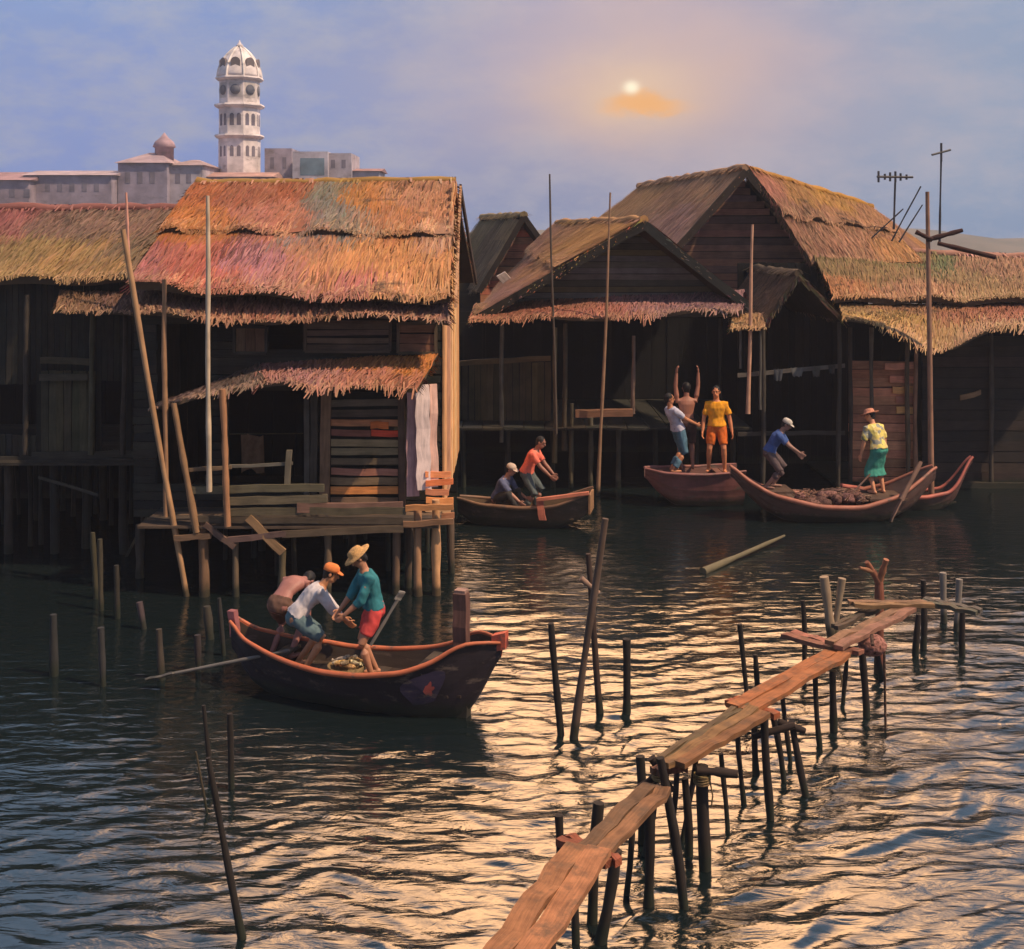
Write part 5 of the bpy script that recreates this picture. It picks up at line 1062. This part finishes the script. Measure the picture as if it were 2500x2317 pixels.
    if hair:
        bm = bmesh.new(); ellip(bm, hc+hu*.03-fd*.022, hr*.083, fd*.096, hu*.100); ellip(bm, hc-fd*.062-hu*.02, hr*.068, fd*.042, hu*.075); kids.append(solidify(bm, 'hair', .011, M_HAIR, (.014, .011, .010), T, 2, .006, 30))
    if shirt:
        bm = bmesh.new(); lo = shirt.get('low', 2); rg = []
        for i in range(lo, len(sec)):
            k = 1.11+.09*max(0, 5-i)/3 if i < len(sec)-2 else 1.16; ex = .010
            fdv = dirs[i].cross(r).normalized(); rg.append((ctr[i] if i < len(sec)-1 else ctr[i]-dirs[i]*.018, r*(sec[i][1]*k+ex), fdv*(sec[i][2]*k+ex)))
        ring_loft(bm, rg)
        for i in range(2):
            sl_ = shirt.get('sleeve', .6); a, e, w_ = sh[i], el[i], wr[i]
            if sl_ <= 1: cone(bm, [ctr[7].lerp(a, .3), a, a.lerp(e, sl_*.6), a.lerp(e, sl_)], [.076, .074, .067, .064], False)
            else: cone(bm, [ctr[7].lerp(a, .3), a, a.lerp(e, .6), e, e.lerp(w_, (sl_-1)*.7), e.lerp(w_, sl_-1)], [.078, .078, .070, .066, .060, .055], False)
        kids.append(solidify(bm, 'shirt', .0125, shirt.get('mat', M_CLOTH), lin(*shirt['col']), T, 2, .016, 9, hash(label) % 17))
    if lower:
        bm = bmesh.new(); kd = lower['kind']; top = lower.get('top', 4)
        rg = [(ctr[i], r*(sec[i][1]*1.09+.008), dirs[i].cross(r).normalized()*(sec[i][2]*1.09+.008)) for i in range(0, top)]; ring_loft(bm, rg)
        if kd == 'skirt':
            hem = (kn[0].lerp(an[0], lower['len'])+kn[1].lerp(an[1], lower['len']))*.5; km = (kn[0]+kn[1])*.5; fw = u.cross(r).normalized()
            w1 = max(.19, (kn[0]-kn[1]).length*.5+.1); ring_loft(bm, [(pel+u*.05, r*.168, fw*.125), (pel-u*.06, r*.185, fw*.14), (pel.lerp(km, .5), r*.19, fw*.145), (km, r*w1, fw*.15), (hem, r*(w1+.015), fw*.16)])
        else:
            for i in range(2):
                l = lower['len']; h_, k_, a_ = hip[i], kn[i], an[i]
                if l <= 1: cone(bm, [h_+u*.02, h_.lerp(k_, l*.5), h_.lerp(k_, l)], [.106, .102, .100-.022*l], False)
                else: cone(bm, [h_+u*.02, h_.lerp(k_, .5), k_, k_.lerp(a_, (l-1)*.6), k_.lerp(a_, l-1)], [.106, .096, .074, .072, .066], False)
        kids.append(solidify(bm, {'skirt': 'sarong', 'shorts': 'shorts', 'trousers': 'trousers'}[kd], .0125, M_CLOTH, lin(*lower['col']), T, 2, .015, 9, hash(label) % 13))
    if hat:
        mb, Mh = lathe_head(None, hc+hu*.045-fd*.012); cl = lin(*hat['col'])
        if hat['kind'] == 'brim': mb.lathe([(.17, -.005), (.172, .005), (.13, .014), (.094, .024), (.091, .06), (.080, .085), (.045, .098), (.004, .100)], cl, 24, Mh@Matrix.Diagonal((1, 1.12, 1, 1)))
        else:
            mb.lathe([(.092, -.012), (.094, .02), (.086, .055), (.06, .082), (.004, .09)], cl, 22, Mh@Matrix.Diagonal((1, 1.14, 1, 1)))
            vs = []; 
            for z_ in (0, .008):
                for k in range(11): a = math.pi*k/10; vs.append(Mh@V((.088*math.cos(a), .085+.085*math.sin(a), z_-.02*math.sin(a))))
            mb.add(vs, [tuple(range(11)), tuple(reversed(range(11, 22)))]+[(k, (k+1) % 11, 11+(k+1) % 11, 11+k) for k in range(11)], cl, [(0, 0)]*22)
        kids.append(mb.build('hat', M_STRAW if hat['kind'] == 'brim' else M_CLOTH))
    # origin at the feet
    c = V(loc); body.data.transform(Matrix.Translation(-c)); body.location = c
    for k in kids: k.data.transform(Matrix.Translation(-c)); k.parent = body
    return body
BR = (150, 98, 70)
def h1z(t): return .315
def onh(h, t, y=0): return h.at(t, y, 0)
p = onh(h1, .545); person('standing man in a teal shirt, red shorts and tan brimmed hat in the nearest boat', (p.x, p.y, .315), 108, 1.0, (0, 0, .885), (0, .12, 1), .25, (.1, .8, -.65), (0, .35, 1), ((-.12, .40, .86), (.14, .42, .84)), ((-.12, .06, 0), (.12, -.04, 0)), (176, 122, 92), dict(col=(56, 118, 124), sleeve=1.35), dict(kind='shorts', len=.72, col=(206, 78, 74)), dict(kind='brim', col=(196, 152, 98)))
p = onh(h1, .275, -.05); person('man bending over the basket in a crumpled white shirt and orange cap', (p.x, p.y, .315), -78, 1.0, (0, -.06, .70), (0, .62, 1), .35, (.15, 1, -.35), (0, .5, 1), ((-.12, .62, .5), (.10, .66, .52)), ((-.16, -.02, 0), (.16, .05, 0)), (186, 126, 86), dict(col=(196, 186, 184), sleeve=1.5), dict(kind='shorts', len=.95, col=(92, 112, 116)), dict(kind='cap', col=(222, 128, 72)), knee=(0, 1, 0))
p = onh(h1, .165, .12); person('bare backed man stooping at the stern of the nearest boat', (p.x, p.y, .35), -28, 1.0, (0, 0, .72), (0, .55, 1), 1.1, (0, .6, -1), (0, 1, -.2), ((-.24, .30, .28), (.22, .34, .30)), ((-.12, 0, 0), (.14, .06, 0)), (156, 104, 92), None, dict(kind='shorts', len=.8, col=(104, 78, 66)), None)
p = onh(h2, .33, .05); person('person in a dull blue shirt and pale cap sitting low in the dark canoe', (p.x, p.y, .235), -118, 1.0, (0, -.1, .27), (0, .3, 1), .3, (0, 1, -.35), None, ((-.16, .46, .30), (.16, .48, .28)), ((-.12, .5, .0), (.12, .46, .0)), (170, 124, 104), dict(col=(98, 104, 132), sleeve=.9), dict(kind='trousers', len=1.8, col=(70, 68, 66)), dict(kind='cap', col=(186, 168, 152)))
p = onh(h2, .53, .1); person('person in a salmon pink shirt leaning forward in the dark canoe', (p.x, p.y, .235), -108, 1.02, (0, -.05, .80), (0, .28, 1), .3, (.1, 1, -.3), None, ((-.1, .52, .72), (.16, .56, .70)), ((-.12, .05, 0), (.12, -.1, 0)), (150, 104, 84), dict(col=(238, 122, 100), sleeve=.7), dict(kind='trousers', len=1.85, col=(92, 100, 98)), None)
zp = .715
p = onh(h3, .30, .02); person('person in a white shirt and blue jeans leaning back on the reddish punt', (p.x, p.y, zp), -70, 1.07, (0, .10, .86), (0, -.32, 1), -.1, (.3, 1, 0), (0, -.2, 1), ((-.14, .45, 1.0), (.2, .42, .98)), ((-.1, .02, 0), (.12, -.06, 0)), (186, 124, 88), dict(col=(186, 184, 198), sleeve=.7), dict(kind='trousers', len=1.88, col=(84, 116, 134)), None, elbow=(0, -1, -.6))
p = onh(h3, .46, .26); person('bare chested man raising both arms behind the two others on the punt', (p.x, p.y, zp), 6, 1.12, (0, 0, .93), (0, .05, 1), 0, (0, 1, .3), None, ((-.20, .04, 2.0), (.26, .06, 2.02)), ((-.12, 0, 0), (.12, 0, 0)), (156, 104, 82), None, dict(kind='shorts', len=.9, col=(84, 60, 56)), None, elbow=(0, .3, 0))
p = onh(h3, .74, -.08); person('person in a bright yellow shirt and orange shorts facing forward on the punt', (p.x, p.y, zp), 168, 1.1, (0, 0, .92), (0.03, .0, 1), 0, (.1, 1, -.05), None, ((-.30, .08, .80), (.28, .1, .82)), ((-.15, .04, 0), (.17, -.02, 0)), (204, 130, 88), dict(col=(236, 160, 46), sleeve=.7), dict(kind='shorts', len=.8, col=(214, 108, 48)), None)
p = onh(h4, .215, .0); person('stooping person in a blue shirt and white cap at the bow of the crescent boat', (p.x, p.y, .625), -108, 1.0, (0, -.1, .76), (0, .36, 1), .35, (.1, 1, -.5), None, ((-.14, .52, .66), (.1, .60, .72)), ((-.12, -.02, 0), (.14, -.14, 0)), (150, 112, 96), dict(col=(72, 94, 146), sleeve=.75), dict(kind='trousers', len=1.5, col=(96, 82, 82)), dict(kind='cap', col=(190, 180, 166)))
p = onh(h4, .735, .1); person('person seen from behind in a yellow flowered shirt, teal sarong and pinkish straw hat', (p.x, p.y, .465), 22, 1.05, (0, 0, .90), (-.06, .16, 1), .3, (-.7, .75, -.35), None, ((-.30, .22, .62), (.30, .18, .76)), ((-.12, 0, 0), (.12, .02, 0)), (214, 150, 112), dict(col=(225, 205, 110), sleeve=.8, mat=M_FLORAL), dict(kind='skirt', len=.35, col=(72, 146, 128)), dict(kind='brim', col=(206, 140, 112)))

for o in list(bpy.data.objects):
    if '_org' in o: del o['_org']
